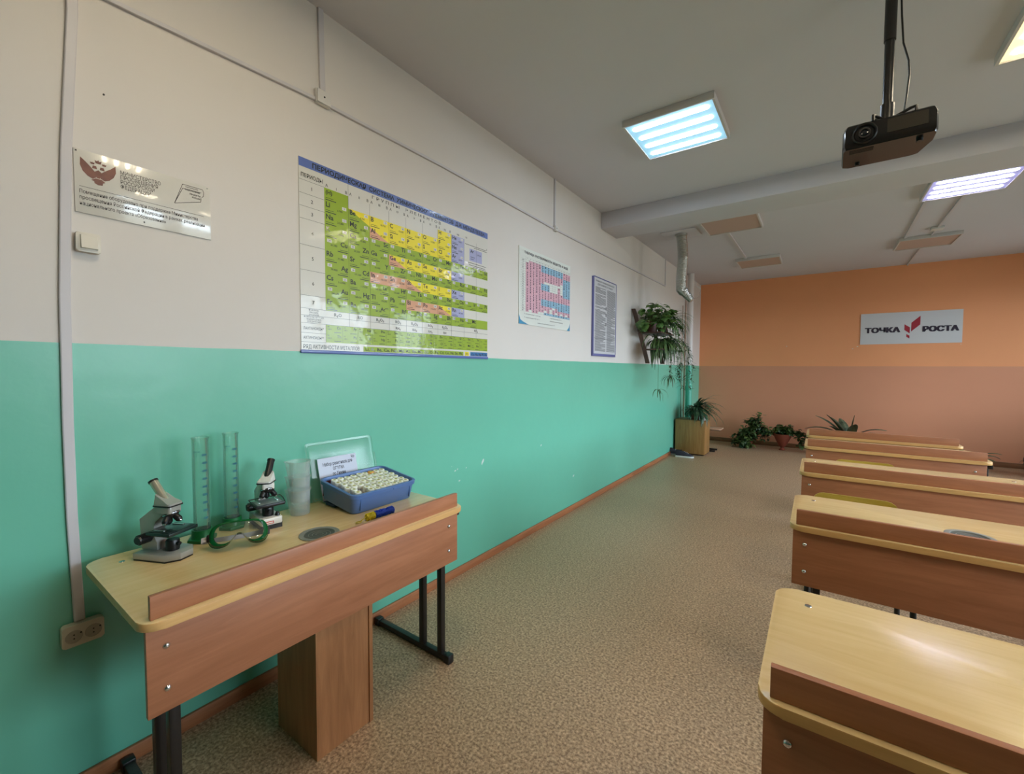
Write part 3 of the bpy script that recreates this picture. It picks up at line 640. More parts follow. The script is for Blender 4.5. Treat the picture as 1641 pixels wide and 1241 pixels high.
# sign on the far wall
M['sign_ink'] = mat('sign_ink', (38, 26, 48), 0.4)
t = thing('wall_sign', 'white sign with red block logo on the orange wall', 'sign', (2.462, YF, 1.800))
b = MB(); b.box(0, 1.176, -0.008, 0, 0, 0.494); b.obj('panel', mat('sign_white', (205, 203, 205), 0.4), t, 0)
b = MB()
for k in range(8): add_text(b, [('ТОЧКА', 0.050 + (k % 4) * 0.005, 0.182 + (k // 4) * 0.004, 0.108, 'LEFT', 0.012, 0.418)], ON_FAR(0.0092 + k * 0.0004))
b.obj('lettering', 'sign_ink', t, 0)
b = MB()
for k in range(8): add_text(b, [('РОСТА', 0.732 + (k % 4) * 0.005, 0.178 + (k // 4) * 0.004, 0.108, 'LEFT', 0.012, 0.385)], ON_FAR(0.0092 + k * 0.0004))
b.obj('lettering', 'sign_ink', t, 0)
b = MB()
for q in ([(0.533, 0.302), (0.597, 0.252), (0.597, 0.158), (0.533, 0.215)], [(0.559, 0.150), (0.597, 0.124), (0.597, 0.078), (0.559, 0.108)], [(0.612, 0.322), (0.714, 0.425), (0.714, 0.290), (0.612, 0.186)]):
    b.prism(q[::-1], 0, 0.001, fn=lambda a, c, z: (a, -0.008 - z, c))
b.obj('logo', mat('sign_red', (160, 24, 44), 0.4), t, 0)

# ------------------------------------------------------------------ desks
def make_desk(name, label, group, L, D, overhang=0.02, inset=0.022):
    """local x along the length, front board at y = 0, pupil side at +y"""
    t = thing(name, label, 'desk', group=group)
    b = MB(); b.prism(rrect(0, L, -overhang, D, 0.045, 6), 0.738, 0.76, 0.003)
    top = b.obj('tabletop', ['top_x', 'edge_x'], t)
    for p in top.data.polygons:
        if abs(p.normal.z) < 0.8: p.material_index = 1
    b = MB(); b.box(inset, L - inset - 0.008, 0.0, 0.016, 0.7605, 0.820, 0.0015); b.obj('ledge', 'front_x', t)
    b = MB(); b.box(0.012, L - 0.03, 0.0, 0.016, 0.517, 0.7375, 0.0012); b.obj('front_board', 'front_x', t)
    for x in (0.052, L - 0.085):
        for z in (0.685, 0.576):
            b = MB(); b.loft([[V(x + r * math.cos(2 * PI * k / 14), -d, z + r * math.sin(2 * PI * k / 14)) for k in range(14)] for r, d in ((0.008, 0.0), (0.0078, 0.0015), (0.006, 0.004), (0.003, 0.0055))], False, True)
            b.obj('bolt', 'chrome', t)
    for x, y in ((0.075, D - 0.085), (L - 0.075, D - 0.085)):
        b = MB(); b.lathe([(0.008, 0.7602), (0.0075, 0.7612), (0.004, 0.7616)], 12, (x, y, 0), cap1=True); b.obj('bolt', 'chrome', t)
    for x in (0.095, L - 0.012):
        w = 0.0135
        b = MB(); b.box(x - w, x + w, 0.105, 0.135, 0.03, 0.737, 0.003); b.obj('leg', 'black_metal', t)
        b = MB(); b.box(x - w, x + w, 0.228, 0.258, 0.03, 0.737, 0.003); b.obj('leg', 'black_metal', t)
        b = MB(); b.box(x - 0.0145, x + 0.0145, 0.065, D + 0.02, 0.006, 0.034, 0.003); b.obj('foot_bar', 'black_metal', t)
        b = MB(); b.box(x - 0.018, x + 0.018, 0.055, 0.09, 0.0, 0.040, 0.004); b.obj('foot_cap', 'black_plastic', t)
        b = MB(); b.box(x - 0.018, x + 0.018, D + 0.0, D + 0.035, 0.0, 0.040, 0.004); b.obj('foot_cap', 'black_plastic', t)
        b = MB(); b.box(x - w, x + w, 0.016, D - 0.06, 0.710, 0.737, 0.003); b.obj('crossbar', 'black_metal', t)
    return t

def sink_ring(parent, x, y, r):
    b = MB(); b.lathe([(r, 0.7602), (r, 0.763), (r - 0.004, 0.7645), (r - 0.016, 0.7635), (r - 0.018, 0.7612), (r - 0.02, 0.7602)], 40, (x, y, 0)); o = b.obj('sink_rim', 'ring', parent)
    b = MB(); b.lathe([(r - 0.018, 0.7630), (r - 0.022, 0.7606), (0.012, 0.7604)], 40, (x, y, 0), cap1=True); b.obj('basin', mat('basin_shade_grey', (74, 76, 70), 0.5), o)  # nearly flat disc; the shade of a deep bowl is in its dark grey
    b = MB()
    for k in (0.25, 0.5, 0.75): b.lathe([((r - 0.02) * k - 0.001, 0.7607), ((r - 0.02) * k, 0.7613), ((r - 0.02) * k + 0.001, 0.7607)], 32, (x, y, 0))
    b.obj('drain_rings', 'ring', o)

bench = make_desk('demonstration_desk', 'wooden sink desk holding microscopes and glassware against the green wall', 'wooden school desks', 1.14, 0.565, 0.02)
bench.location = (0.621, 0.30, 0); bench.rotation_euler = (0, 0, PI / 2)
sink_ring(bench, 0.568, 0.190, 0.07)
b = MB(); b.box(0.487, 0.492, 0.085, 0.355, 0, 0.737); b.box(0.492, 0.700, 0.085, 0.101, 0, 0.737, 0.001); b.box(0.492, 0.700, 0.339, 0.355, 0, 0.737, 0.001); b.box(0.700, 0.716, 0.080, 0.36, 0, 0.737, 0.001)
ped = b.obj('pedestal', 'front_z', bench, 0)

desk0 = make_desk('school_desk', 'nearest desk in the right-hand row, lower right of the picture', 'wooden school desks', 1.06, 0.51, 0.016)
desk0.location = (1.843, 0.925, 0)
dl = ['second desk from the front, with a grey sink ring in its top', 'third desk from the front, a yellow chair back behind it', 'fourth desk from the front, whose right end shows near the wall', 'farthest desk, in front of the plants on the orange wall']
desks = []
for lb, y in zip(dl, (2.048, 3.145, 4.235, 4.965)):
    d = dup(desk0, (1.845, y, 0), None, lb); desks.append(d)
sink_ring(desks[0], 0.555, 0.228, 0.07)

def make_chair(label):
    t = thing('school_chair', label, 'chair', group='school chairs')
    b = MB(); rows = []
    for i in range(9):
        x = -0.19 + 0.38 * i / 8; cz = 0.035 * (1 - (2 * i / 8 - 1) ** 2); rows.append((x, cz))
    def bent(x, z, off): return V(x, 0.19 + 0.035 * (1 - (x / 0.19) ** 2) + off + 0.10 * (z - 0.6), z)
    N = 12; loops = []
    out = rrect(-0.17, 0.17, 0.58, 0.745, 0.045, 4)
    b.prism(out, 0, 0.009, fn=lambda x, z, o: bent(x, z, o)); b.obj('backrest', 'yellow_ply', t)
    b = MB(); b.prism(rrect(-0.19, 0.19, -0.19, 0.17, 0.04), 0.43, 0.441, 0.003); b.obj('seat', 'yellow_ply', t)
    for s in (-1, 1):
        b = MB(); b.tube([V(s * 0.175, -0.16, 0.43), V(s * 0.178, -0.165, 0.40), V(s * 0.185, -0.19, 0.0)], 0.011, 10); b.obj('leg', 'black_metal', t)
        b = MB(); b.tube([V(s * 0.15, 0.209, 0.72), V(s * 0.155, 0.195, 0.60), V(s * 0.165, 0.17, 0.42), V(s * 0.185, 0.22, 0.0)], 0.011, 10); b.obj('leg', 'black_metal', t)
    b = MB(); b.box(-0.17, 0.17, -0.165, -0.145, 0.405, 0.429, 0.003); b.box(-0.165, 0.165, 0.15, 0.17, 0.405, 0.429, 0.003); b.obj('frame', 'black_metal', t)
    return t
ch = make_chair('yellow plywood chair pushed in behind the second desk'); ch.location = (2.10, 2.50, 0)
dup(ch, (2.20, 3.61, 0), None, 'yellow plywood chair pushed in behind the third desk')
ch.location = (2.085, 2.50, 0)

# ------------------------------------------------------------------ things on the demonstration desk
ZT = 0.7605
def microscope(label, loc, rz, pal, front_label=False, k=1.0):
    t = thing('microscope', label, 'microscope', loc, (0, 0, rz)); t.scale = (k, k, k)
    body, dark, tube = pal
    hexo = [(-0.075, -0.05), (0.045, -0.05), (0.075, -0.022), (0.075, 0.022), (0.045, 0.05), (-0.075, 0.05)]
    if front_label: hexo = [(-0.078, -0.038), (0.062, -0.038), (0.068, -0.034), (0.068, 0.034), (0.062, 0.038), (-0.078, 0.038)]
    zb = 0.042 if front_label else 0.024
    b = MB(); b.prism(hexo, 0.004 if not front_label else 0.016, zb, 0.003); base = b.obj('base', body, t)
    b = MB(); b.prism([(x * (0.98 if not front_label else 1.005), y * (0.98 if not front_label else 1.01)) for x, y in hexo], 0.0, 0.004 if not front_label else 0.0165); b.obj('base_pad', 'black_plastic', base)
    DX = -0.013 if not front_label else -0.012; SX1 = 0.066 if not front_label else 0.060
    b = MB(); arm = [(-0.074, zb), (-0.012, zb), (-0.012, 0.052), (-0.028, 0.072), (-0.026, 0.096), (-0.012, 0.118), (0.012, 0.140), (0.045, 0.146), (0.045, 0.168), (-0.010, 0.168), (-0.074, 0.122)]
    b.prism(arm, -0.017, 0.017, 0.002, fn=lambda x, z, y: (x + DX * (0.6 if z < 0.1 else 1.0), y, z)); b.obj('arm', body, t)
    b = MB(); b.prism(rrect(DX - 0.010, DX + 0.050, -0.022, 0.022, 0.008), 0.146, 0.168, 0.002); b.obj('head', body, t)
    b = MB(); b.prism(rrect(DX - 0.014, DX + 0.054, -0.026, 0.026, 0.008), 0.168, 0.172); b.obj('seam', 'black_plastic', t)
    b = MB(); o2 = rrect(DX - 0.012, DX + 0.052, -0.024, 0.024, 0.008)
    b.loft([[V(x, y, 0.172) for x, y in o2], [V(x, y, 0.178) for x, y in o2], [V(DX + 0.010 + (x - DX - 0.02) * 0.62, y * 0.8, 0.196 - (x - DX - 0.02) * 0.35) for x, y in o2]]); b.obj('prism_cap', body, t)
    d = V(-0.60, 0, 0.80); p = V(DX + 0.010, 0, 0.184)
    b = MB(); b.cyl(p, p + d * 0.072, 0.0125, seg=28); tb = b.obj('eyepiece_tube', tube, t)
    b = MB(); b.cyl(p + d * 0.072, p + d * 0.078, 0.0140, seg=28); b.obj('eyepiece', 'black_plastic', tb)
    ax = V(0.33, 0, -0.94).normalized()
    b = MB(); c = V(DX + 0.030, 0, 0.146); b.cyl(c + ax * 0.001, c + ax * 0.008, 0.024, seg=28); b.cyl(c + ax * 0.008, c + ax * 0.016, 0.021, 0.017, seg=28); nz = b.obj('nosepiece', 'black_plastic', t)
    b = MB(); b.cyl(c + ax * 0.0035, c + ax * 0.0055, 0.0245, seg=28, caps=True); b.obj('chrome_ring', 'chrome', nz)
    tips = [(V(0.022, 0, 0.136), V(0.02, 0, -1)), (V(0.044, 0.0, 0.139), V(0.82, 0.0, -0.57)), (V(0.032, -0.014, 0.136), V(0.35, -0.62, -0.7))] if not front_label else [(V(0.022, 0, 0.136), V(0.02, 0, -1)), (V(0.034, -0.012, 0.138), V(0.35, -0.5, -0.8)), (V(0.034, 0.012, 0.138), V(0.35, 0.5, -0.8))]
    for q, w in tips:
        q = q + V(DX, 0, 0); w = w.normalized(); b = MB(); b.cyl(q, q + w * 0.022, 0.0098, seg=18); b.cyl(q + w * 0.022, q + w * 0.028, 0.0098, 0.006, seg=18); ob = b.obj('objective', 'black_plastic', t)
        b = MB(); b.cyl(q + w * 0.028, q + w * 0.031, 0.005, 0.003, seg=14); b.obj('objective_tip', 'chrome', ob)
    b = MB(); b.box(-0.024, SX1, -0.05, 0.05, 0.083, 0.094, 0.002); st = b.obj('stage', dark, t)
    b = MB(); b.box(-0.018, SX1 - 0.006, -0.044, 0.044, 0.0942, 0.0955, 0.0004); b.obj('stage_plate', dark if not front_label else mat('stage_grey', (118, 128, 126), 0.35), st)
    for s in (-1, 1):
        b = MB(); b.box(-0.012, 0.03, s * 0.032 - 0.003, s * 0.032 + 0.003, 0.0956, 0.0972, 0.0005); b.obj('stage_clip', 'chrome', st)
    b = MB(); b.box(-0.045, -0.005, -0.022, 0.022, 0.072, 0.083, 0.002); b.obj('stage_bracket', 'black_plastic', t)
    r = 0.019 if not front_label else 0.02
    b = MB(); b.lathe([(r * 0.95, zb), (r, zb + 0.004), (r, zb + 0.03), (r * 0.9, zb + 0.034)], 28, (0.034 + DX, 0, 0), cap1=True); b.obj('illuminator', 'black_plastic', t)
    b = MB(); b.cyl((0.05 + DX, 0, zb + 0.022), (0.062 + DX, 0, zb + 0.022), 0.006, seg=12); b.obj('mirror_knob', 'black_plastic', t)
    for s in (-1, 1):
        b = MB(); b.cyl((-0.052, s * 0.017, 0.066), (-0.052, s * 0.048, 0.066), 0.0165, seg=28); b.cyl((-0.052, s * 0.048, 0.066), (-0.052, s * 0.054, 0.066), 0.014, 0.012, seg=28); b.obj('focus_knob', 'black_plastic', t)
    if front_label:
        b = MB(); b.box(0.068, 0.0688, -0.024, 0.006, 0.021, 0.031); b.obj('red_badge', mat('red_badge', (190, 60, 52), 0.4), base, 0)
        b = MB(); b.box(0.0688, 0.0692, -0.021, 0.003, 0.024, 0.028); b.obj('badge_print', body, base, 0)
        b = MB(); b.lathe([(0.009, zb), (0.008, zb + 0.008), (0.005, zb + 0.014), (0.003, zb + 0.015)], 18, (0.046, 0.026, 0), cap1=True); b.obj('dimmer_knob', 'black_plastic', t)
        b = MB(); b.tube([V(0.058, -0.051, 0.09), V(0.02, -0.056, 0.10), V(-0.015, -0.056, 0.104), V(-0.018, 0, 0.104), V(-0.015, 0.056, 0.104), V(0.02, 0.056, 0.10), V(0.058, 0.051, 0.09)], 0.002, 6); b.obj('slide_holder', 'black_plastic', st)
    if front_label:                                     # its head is swivelled round
        a = R(-36); cx = DX + 0.02
        for ch in t.children:
            if ch.name.split('.')[0] in ('seam', 'prism_cap', 'eyepiece_tube'): ch.rotation_euler = (0, 0, a); ch.location = (cx - cx * math.cos(a), -cx * math.sin(a), 0)
    return t
M['mic_grey'] = mat('grey_enamel', (168, 166, 158), 0.3, 0.2); M['mic_white'] = mat('white_enamel', (226, 222, 214), 0.28); M['stage_dark'] = mat('dark_green_black', (30, 44, 42), 0.25); M['tube_silver'] = mat('satin_tube', (206, 200, 176), 0.2, 0.7)
microscope('grey metal microscope at the left end of the sink desk', (0.208, 0.474, ZT), R(25), ('mic_grey', 'stage_dark', 'tube_silver'))
microscope('white microscope with black eyepiece beside the stacked beakers', (0.170, 0.800, ZT), R(-8), ('mic_white', 'black_plastic', 'black_plastic'), True, 1.0)

M['glass'] = clear('cylinder_glass', (244, 252, 249), 0.06, (232, 245, 240), 0.03, 0.5)
M['green_plastic'] = mat('green_plastic', (12, 104, 52), 0.4)
M['teal_print'] = mat('teal_print', (16, 92, 110), 0.5)
def cylinder(label, x, y, h, rz):
    t = thing('measuring_cylinder', label, 'measuring cylinder', (x, y, ZT), (0, 0, rz))
    hx = lambda r: [(r * math.cos(R(30 + 60 * k)), r * math.sin(R(30 + 60 * k))) for k in range(6)]
    b = MB(); b.prism(hx(0.046), 0, 0.012, 0.002); b.lathe([(0.034, 0.012), (0.032, 0.016), (0.031, 0.042), (0.0265, 0.042), (0.0262, 0.018)], 32); b.obj('foot', 'green_plastic', t)
    r = 0.0250; b = MB()
    seg = 40; prof = [(r * 0.4, 0.018), (r, 0.020), (r, 0.1), (r, h - 0.02), (r * 1.02, h - 0.006), (r * 1.12, h), (r * 1.08, h + 0.001), (r * 0.93, h - 0.006), (r * 0.93, h - 0.02), (r * 0.93, 0.024)]
    L = []
    for rr, z in prof:
        lp = []
        for k in range(seg):
            a = 2 * PI * k / seg; q = rr
            if z > h - 0.008: q += 0.010 * max(0, math.cos(a - 2.4)) ** 14
            lp.append(V(q * math.cos(a), q * math.sin(a), z))
        L.append(lp)
    b.loft(L, True, False); b.obj('glass_tube', 'glass', t)
    b = MB(); wrap = lambda u, v: V((r + 0.0004) * math.cos(u / r), (r + 0.0004) * math.sin(u / r), v)
    tx = []; q0 = R(-12) * r
    for i in range(9):
        v = 0.305 - 0.028 * i + (h - 0.365); tx.append((str(500 - 50 * i), q0, v - 0.003, 0.0105, 'LEFT', 0.06))
        b.poly([wrap(q0 + a * 0.001 - 0.006, v - 0.0005 + c) for a, c in ((0, 0), (5, 0), (5, 0.001), (0, 0.001))])
    tx += [('500 ml', R(-74) * r, h - 0.05, 0.008, 'LEFT', 0.01), ('20 °C', R(-74) * r, h - 0.058, 0.006), ('± 2,5', R(-74) * r, h - 0.065, 0.006)]
    for i in range(45):
        v = 0.305 + 0.0 - 0.0056 * i + (h - 0.365); b.poly([wrap(q0 - 0.006 + a, v + c) for a, c in ((0, 0), (0.003, 0), (0.003, 0.0004), (0, 0.0004))])
    add_text(b, tx, wrap); b.obj('scale_marks', 'teal_print', t, 0)
cylinder('tall glass measuring cylinder on green foot, left, next to the grey microscope', 0.148, 0.592, 0.368, R(2))
cylinder('tall glass measuring cylinder on green foot, right, behind the goggles', 0.098, 0.708, 0.366, R(2))

# safety goggles
def goggles():
    t = thing('safety_goggles', 'green framed clear safety goggles lying in front of the cylinders', 'goggles', (0.322, 0.642, ZT + 0.0515), (R(-28), R(2), R(68)))
    W, H = 0.083, 0.037
    top = [(-1.0, 0.0), (-0.97, 0.45), (-0.85, 0.82), (-0.6, 1.0), (-0.2, 1.02), (0.2, 1.02), (0.6, 1.0), (0.85, 0.82), (0.97, 0.45), (1.0, 0.0)]
    bot = [(0.97, -0.45), (0.85, -0.82), (0.62, -0.98), (0.38, -0.85), (0.2, -0.42), (0.08, -0.12), (-0.08, -0.12), (-0.2, -0.42), (-0.38, -0.85), (-0.62, -0.98), (-0.85, -0.82), (-0.97, -0.45)]
    base = top + bot
    P = []                                                 # smooth the outline
    n = len(base)
    for i in range(n):
        a, c, d, e = base[i - 1], base[i], base[(i + 1) % n], base[(i + 2) % n]
        for k in range(3):
            s = k / 3; f = lambda j: 0.5 * (2 * c[j] + (d[j] - a[j]) * s + (2 * a[j] - 5 * c[j] + 4 * d[j] - e[j]) * s * s + (3 * c[j] - a[j] - 3 * d[j] + e[j]) * s ** 3)
            P.append((f(0), f(1)))
    # local x = width, z = height, -y = front (lens side)
    def pt(q, s, dep): x, z = q[0] * W * s, q[1] * H * s; return V(x, dep + 3.6 * x * x, z)
    b = MB(); b.loft([[pt(q, k, d) for q in P] for k, d in ((0.86, -0.0165), (0.93, -0.019), (1.02, -0.017), (1.04, -0.010), (1.04, 0.008), (1.07, 0.017), (1.08, 0.019), (1.03, 0.019), (1.00, 0.010), (0.94, -0.010), (0.86, -0.0145))], False, False)
    M['goggle_green'] = clear('goggle_green', (60, 150, 90), 0.9, (16, 118, 58), 0.15, 0.8)
    b.obj('frame', 'goggle_green', t)
    b = MB(); cr = [pt(q, 0.95, -0.0165) for q in P]; n = len(P); ring = [cr]
    for s in (0.8, 0.6, 0.4, 0.2): ring.append([pt((q[0], q[1]) , 0.95 * s, -0.0165) if False else V(q[0] * W * 0.95, -0.0165 - 0.001 + 3.6 * (q[0] * W * 0.95) ** 2, q[1] * H * 0.95 * s + (1 - s) * 0.012) for q in P])
    b.loft(ring, False, True); b.obj('lens', clear('goggle_lens', (240, 243, 238), 0.06, (230, 235, 225), 0.06, 1.4), t)
    for s in (-1, 1):
        b = MB(); x = s * W * 1.05; b.box(x - 0.006, x + 0.006, 0.034, 0.048, -0.012, 0.012, 0.002); b.obj('strap_clip', 'black_plastic', t)
    b = MB(); pts = [V(-0.087, 0.040, 0), V(-0.108, 0.040, -0.004), V(-0.106, 0.052, -0.006), V(-0.05, 0.052, -0.006), V(0.02, 0.050, -0.004), V(0.07, 0.049, 0), V(0.087, 0.044, 0)]
    b.loft([[p + V(0, 0, -0.008), p + V(0, 0.0015, -0.008), p + V(0, 0.0015, 0.008), p + V(0, 0, 0.008)] for p in pts]); b.obj('elastic_strap', mat('white_elastic', (205, 198, 200), 0.8), t, 60)
    return t
goggles()

# stacked beakers
M['cloudy'] = clear('cloudy_plastic', (252, 254, 253), 0.24, (252, 254, 254), 0.12, 0.4)
for lb, z in (('bottom beaker of the stack of three cloudy plastic beakers', 0.0), ('middle beaker of the stack of three cloudy plastic beakers', 0.055), ('top beaker of the stack of three cloudy plastic beakers', 0.119)):
    b = MB(); r = 0.0415; h = 0.106; seg = 36; prof = [(r * 0.90, 0.0), (r * 0.93, 0.003), (r * 0.985, h - 0.008), (r * 1.06, h - 0.004), (r * 1.08, h), (r * 1.02, h), (r * 0.95, h - 0.01), (r * 0.90, 0.004)]
    L = []
    for rr, zz in prof: L.append([V((rr + (0.014 * max(0, math.cos(2 * PI * k / seg - R(-125))) ** 20 if zz > h - 0.009 else 0)) * math.cos(2 * PI * k / seg), (rr + (0.014 * max(0, math.cos(2 * PI * k / seg - R(-125))) ** 20 if zz > h - 0.009 else 0)) * math.sin(2 * PI * k / seg), zz) for k in range(seg)])
    b.loft(L, True, True); o = b.obj('beaker', 'cloudy', None, 30); o.location = (0.152, 0.945, ZT + z); tag(o, lb, 'beaker', 'stacked plastic beakers')

# blue tub of reagent vials
M['tub_blue'] = mat('blue_plastic', (84, 116, 170), 0.4); M['tray_dark'] = mat('dark_blue_plastic', (22, 52, 84), 0.5); M['liner'] = mat('dark_red_liner', (112, 44, 40), 0.7)
TUB_ROT = Euler((R(7.6), 0, PI / 2)); TUB_LOC = V(0.352, 1.222, ZT + 0.001)
tub = thing('reagent_tub', 'blue plastic tub full of white capped vials on the sink desk', 'tub', TUB_LOC, TUB_ROT)
def rr3(x0, x1, y0, y1, r, z): return [V(x, y, z) for x, y in rrect(x0, x1, y0, y1, r, 5)]
w = 0.158
b = MB(); b.loft([rr3(-w, w, 0, 0.235, 0.025, 0), rr3(-w - 0.002, w + 0.002, -0.002, 0.237, 0.027, 0.004), rr3(-w - 0.009, w + 0.009, -0.009, 0.246, 0.03, 0.066), rr3(-w - 0.010, w + 0.010, -0.010, 0.247, 0.03, 0.068), rr3(-w - 0.016, w + 0.016, -0.015, 0.252, 0.034, 0.070), rr3(-w - 0.018, w + 0.018, -0.017, 0.254, 0.036, 0.086), rr3(-w - 0.015, w + 0.015, -0.014, 0.251, 0.034, 0.088), rr3(-w - 0.007, w + 0.007, -0.006, 0.243, 0.028, 0.088), rr3(-w - 0.005, w + 0.005, -0.004, 0.241, 0.026, 0.084), rr3(-w + 0.003, w - 0.003, 0.003, 0.232, 0.022, 0.004)])
b.obj('body', 'tub_blue', tub)
b = MB(); b.box(-w + 0.006, w - 0.006, 0.006, 0.229, 0.0042, 0.008); b.box(-w + 0.002, w - 0.002, 0.233, 0.2345, 0.008, 0.075); b.obj('liner', 'liner', tub, 0)
for x in (-0.13, 0.135): b = MB(); b.box(x - 0.002, x + 0.002, -0.0105, -0.004, 0.012, 0.064, 0.001); b.obj('rib', 'tub_blue', tub)
b = MB(); b.box(0.03, 0.05, -0.0185, -0.016, 0.073, 0.080, 0.001); b.obj('catch', 'tub_blue', tub)
TM = Matrix.Translation(TUB_LOC) @ TUB_ROT.to_matrix().to_4x4()
M['vial_white'] = mat('white_vial', (234, 231, 230), 0.35); M['cap_cream'] = mat('cream_cap', (240, 238, 222), 0.35); M['cap_mark'] = mat('olive_mark', (172, 168, 76), 0.5); M['cap_orange'] = mat('orange_cap', (232, 166, 72), 0.4)
vial = thing('reagent_vial', 'x', 'vial', group='reagent vials in the blue tub')
b = MB(); b.lathe([(0.0118, 0), (0.0125, 0.001), (0.0125, 0.052), (0.0095, 0.056)], 16, cap0=True, cap1=True); b.obj('body', 'vial_white', vial)
b = MB(); b.lathe([(0.0142, 0.0562), (0.0147, 0.058), (0.0147, 0.072), (0.0138, 0.0745)], 16, cap0=True, cap1=True); cap = b.obj('cap', 'cap_cream', vial)
b = MB(); b.lathe([(0.0066, 0.0746), (0.0060, 0.0751)], 12, cap1=True); b.obj('cap_mark', 'cap_mark', cap)
ords = ['leftmost', 'second from the left', 'third from the left', 'fourth from the left', 'middle one', 'sixth from the left', 'seventh from the left', 'eighth from the left', 'rightmost']
rown = ['front', 'second', 'third', 'fourth', 'fifth', 'rear']
first = True
for r_ in range(6):
    for c in range(9):
        if (r_, c) in ((1, 1), (0, 1), (5, 6)) and not (r_, c) == (5, 6): continue
        x = -0.126 + 0.0322 * c + (0.006 if r_ % 2 else 0) + rnd.uniform(-0.001, 0.001); y = 0.022 + 0.0372 * r_ + rnd.uniform(-0.001, 0.001)
        lb = 'white capped reagent vial in the blue tub, %s row, %s' % (rown[r_], ords[c])
        if (r_, c) == (5, 6): lb = 'orange capped reagent vial in the rear row of the blue tub'
        v = vial if first else dup(vial); first = False
        v['label'] = lb; v.matrix_world = TM @ Matrix.Translation((x, y, 0.0085 + rnd.uniform(0, 0.003)))
        if (r_, c) == (5, 6):
            cc = [q for q in v.children if q.name.startswith('cap')][0]; cc.data = cc.data.copy(); cc.data.materials[0] = M['cap_orange']
b = MB(); b.cyl((0, 0, 0), (0, 0, 0.05), 0.011, seg=16); o = b.obj('fallen_vial', 'cap_orange'); o.matrix_world = TM @ Matrix.Translation((-0.105, 0.035, 0.0195)) @ Euler((0, PI / 2, 0.5)).to_matrix().to_4x4(); tag(o, 'amber vial lying down in the front left gap of the blue tub', 'vial')
b = MB(); b.box(-0.15, 0.15, -0.035, 0.035, 0, 0.015, 0.004); b.box(-0.155, 0.155, -0.04, 0.04, 0.0125, 0.016, 0.001); o = b.obj('support_tray', 'tray_dark'); o.location = (0.165, 1.222, ZT); o.rotation_euler = (0, 0, PI / 2); tag(o, 'dark blue tray propping up the back of the vial tub', 'tray')

# clear lid leaning on the wall, card in front of it
LR = Euler((R(76), 0, PI / 2)); LL = V(0.074, 1.222, ZT + 0.004)
M['lid_clear'] = clear('clear_lid_plastic', (244, 252, 249), 0.13, (235, 250, 245), 0.08, 0.5)
t = thing('tub_lid', 'clear plastic lid leaning on the green wall behind the vial tub', 'lid', LL, LR)
b = MB(); b.loft([rr3(-0.176, 0.176, 0, 0.268, 0.015, 0.012), rr3(-0.178, 0.178, -0.002, 0.270, 0.015, 0.0), rr3(-0.167, 0.167, 0.009, 0.259, 0.012, -0.001), rr3(-0.164, 0.164, 0.012, 0.256, 0.011, 0.006), rr3(-0.150, 0.150, 0.026, 0.242, 0.01, 0.006)], False, True); b.obj('shell', 'lid_clear', t)
b = MB(); b.box(-0.145, 0.145, 0.206, 0.209, 0.006, 0.0075); b.obj('rib', 'lid_clear', t)
for x in (-0.185, 0.181): b = MB(); b.box(x - 0.002, x + 0.006, 0.09, 0.18, 0.0, 0.006, 0.001); b.obj('latch', 'lid_clear', t)
t = thing('name_card', 'white paper card with printed words standing behind the vial tub', 'card', V(0.092, 1.186, ZT + 0.002), Euler((R(76), 0, R(90))))
b = MB(); b.box(-0.101, 0.101, 0, 0.196, 0, 0.0006); b.obj('sheet', mat('card_paper', (206, 212, 228), 0.7), t, 0)
b = MB(); add_text(b, [('Набор реактивов для', 0, 0.158, 0.0215, 'CENTER', 0.02, 0.155), ('ОГЭ/ГИА', 0, 0.134, 0.021, 'CENTER', 0.02, 0.058), ('по Химии', 0, 0.110, 0.021, 'CENTER', 0.02, 0.066), ('5р', 0.092, 0.178, 0.018, 'RIGHT', 0.02)], lambda u, v: V(u, v, 0.0009)); b.obj('printing', mat('card_ink', (32, 36, 60), 0.6), t, 0)

# bottle brush
t = thing('bottle_brush', 'blue and yellow bottle brush lying by the desk ledge', 'brush', (0.452, 1.02, ZT + 0.014), (0, 0, R(88)))
def bristles(x0, x1, r, m, n):
    b = MB()
    for k in range(n):
        x = x0 + (x1 - x0) * rnd.random(); a = rnd.uniform(0, 2 * PI); q = r * rnd.uniform(0.85, 1.08); d = V(rnd.uniform(-0.15, 0.15), math.cos(a), math.sin(a)).normalized(); p = V(x, 0, 0); s = V(1, 0, 0) * 0.0009; e = p + d * q
        e.z = max(e.z, -0.0135); b.poly([p - s, p + s, e + s * 1.6, e - s * 1.6])
    b.cyl((x0, 0, 0), (x1, 0, 0), r * 0.8, seg=12)
    return b
bristles(0.075, 0.165, 0.0155, None, 900).obj('blue_bristles', mat('blue_nylon', (24, 62, 172), 0.6), t, 0)
bristles(0.035, 0.073, 0.0150, None, 500).obj('yellow_bristles', mat('yellow_nylon', (206, 188, 36), 0.6), t, 0)
b = MB(); b.tube([V(0.17, 0, 0), V(0.1, 0, 0), V(0.03, 0, 0), V(0.012, 0, -0.006)] + [V(0.0 + 0.012 * math.cos(q), 0.009 * math.sin(q), -0.010) for q in (0.3, 1.2, 2.2, 3.14, 4.1, 5.1, 6.0)], 0.0022, 7); b.obj('wire_handle', mat('yellow_wire', (190, 172, 50), 0.4), t)

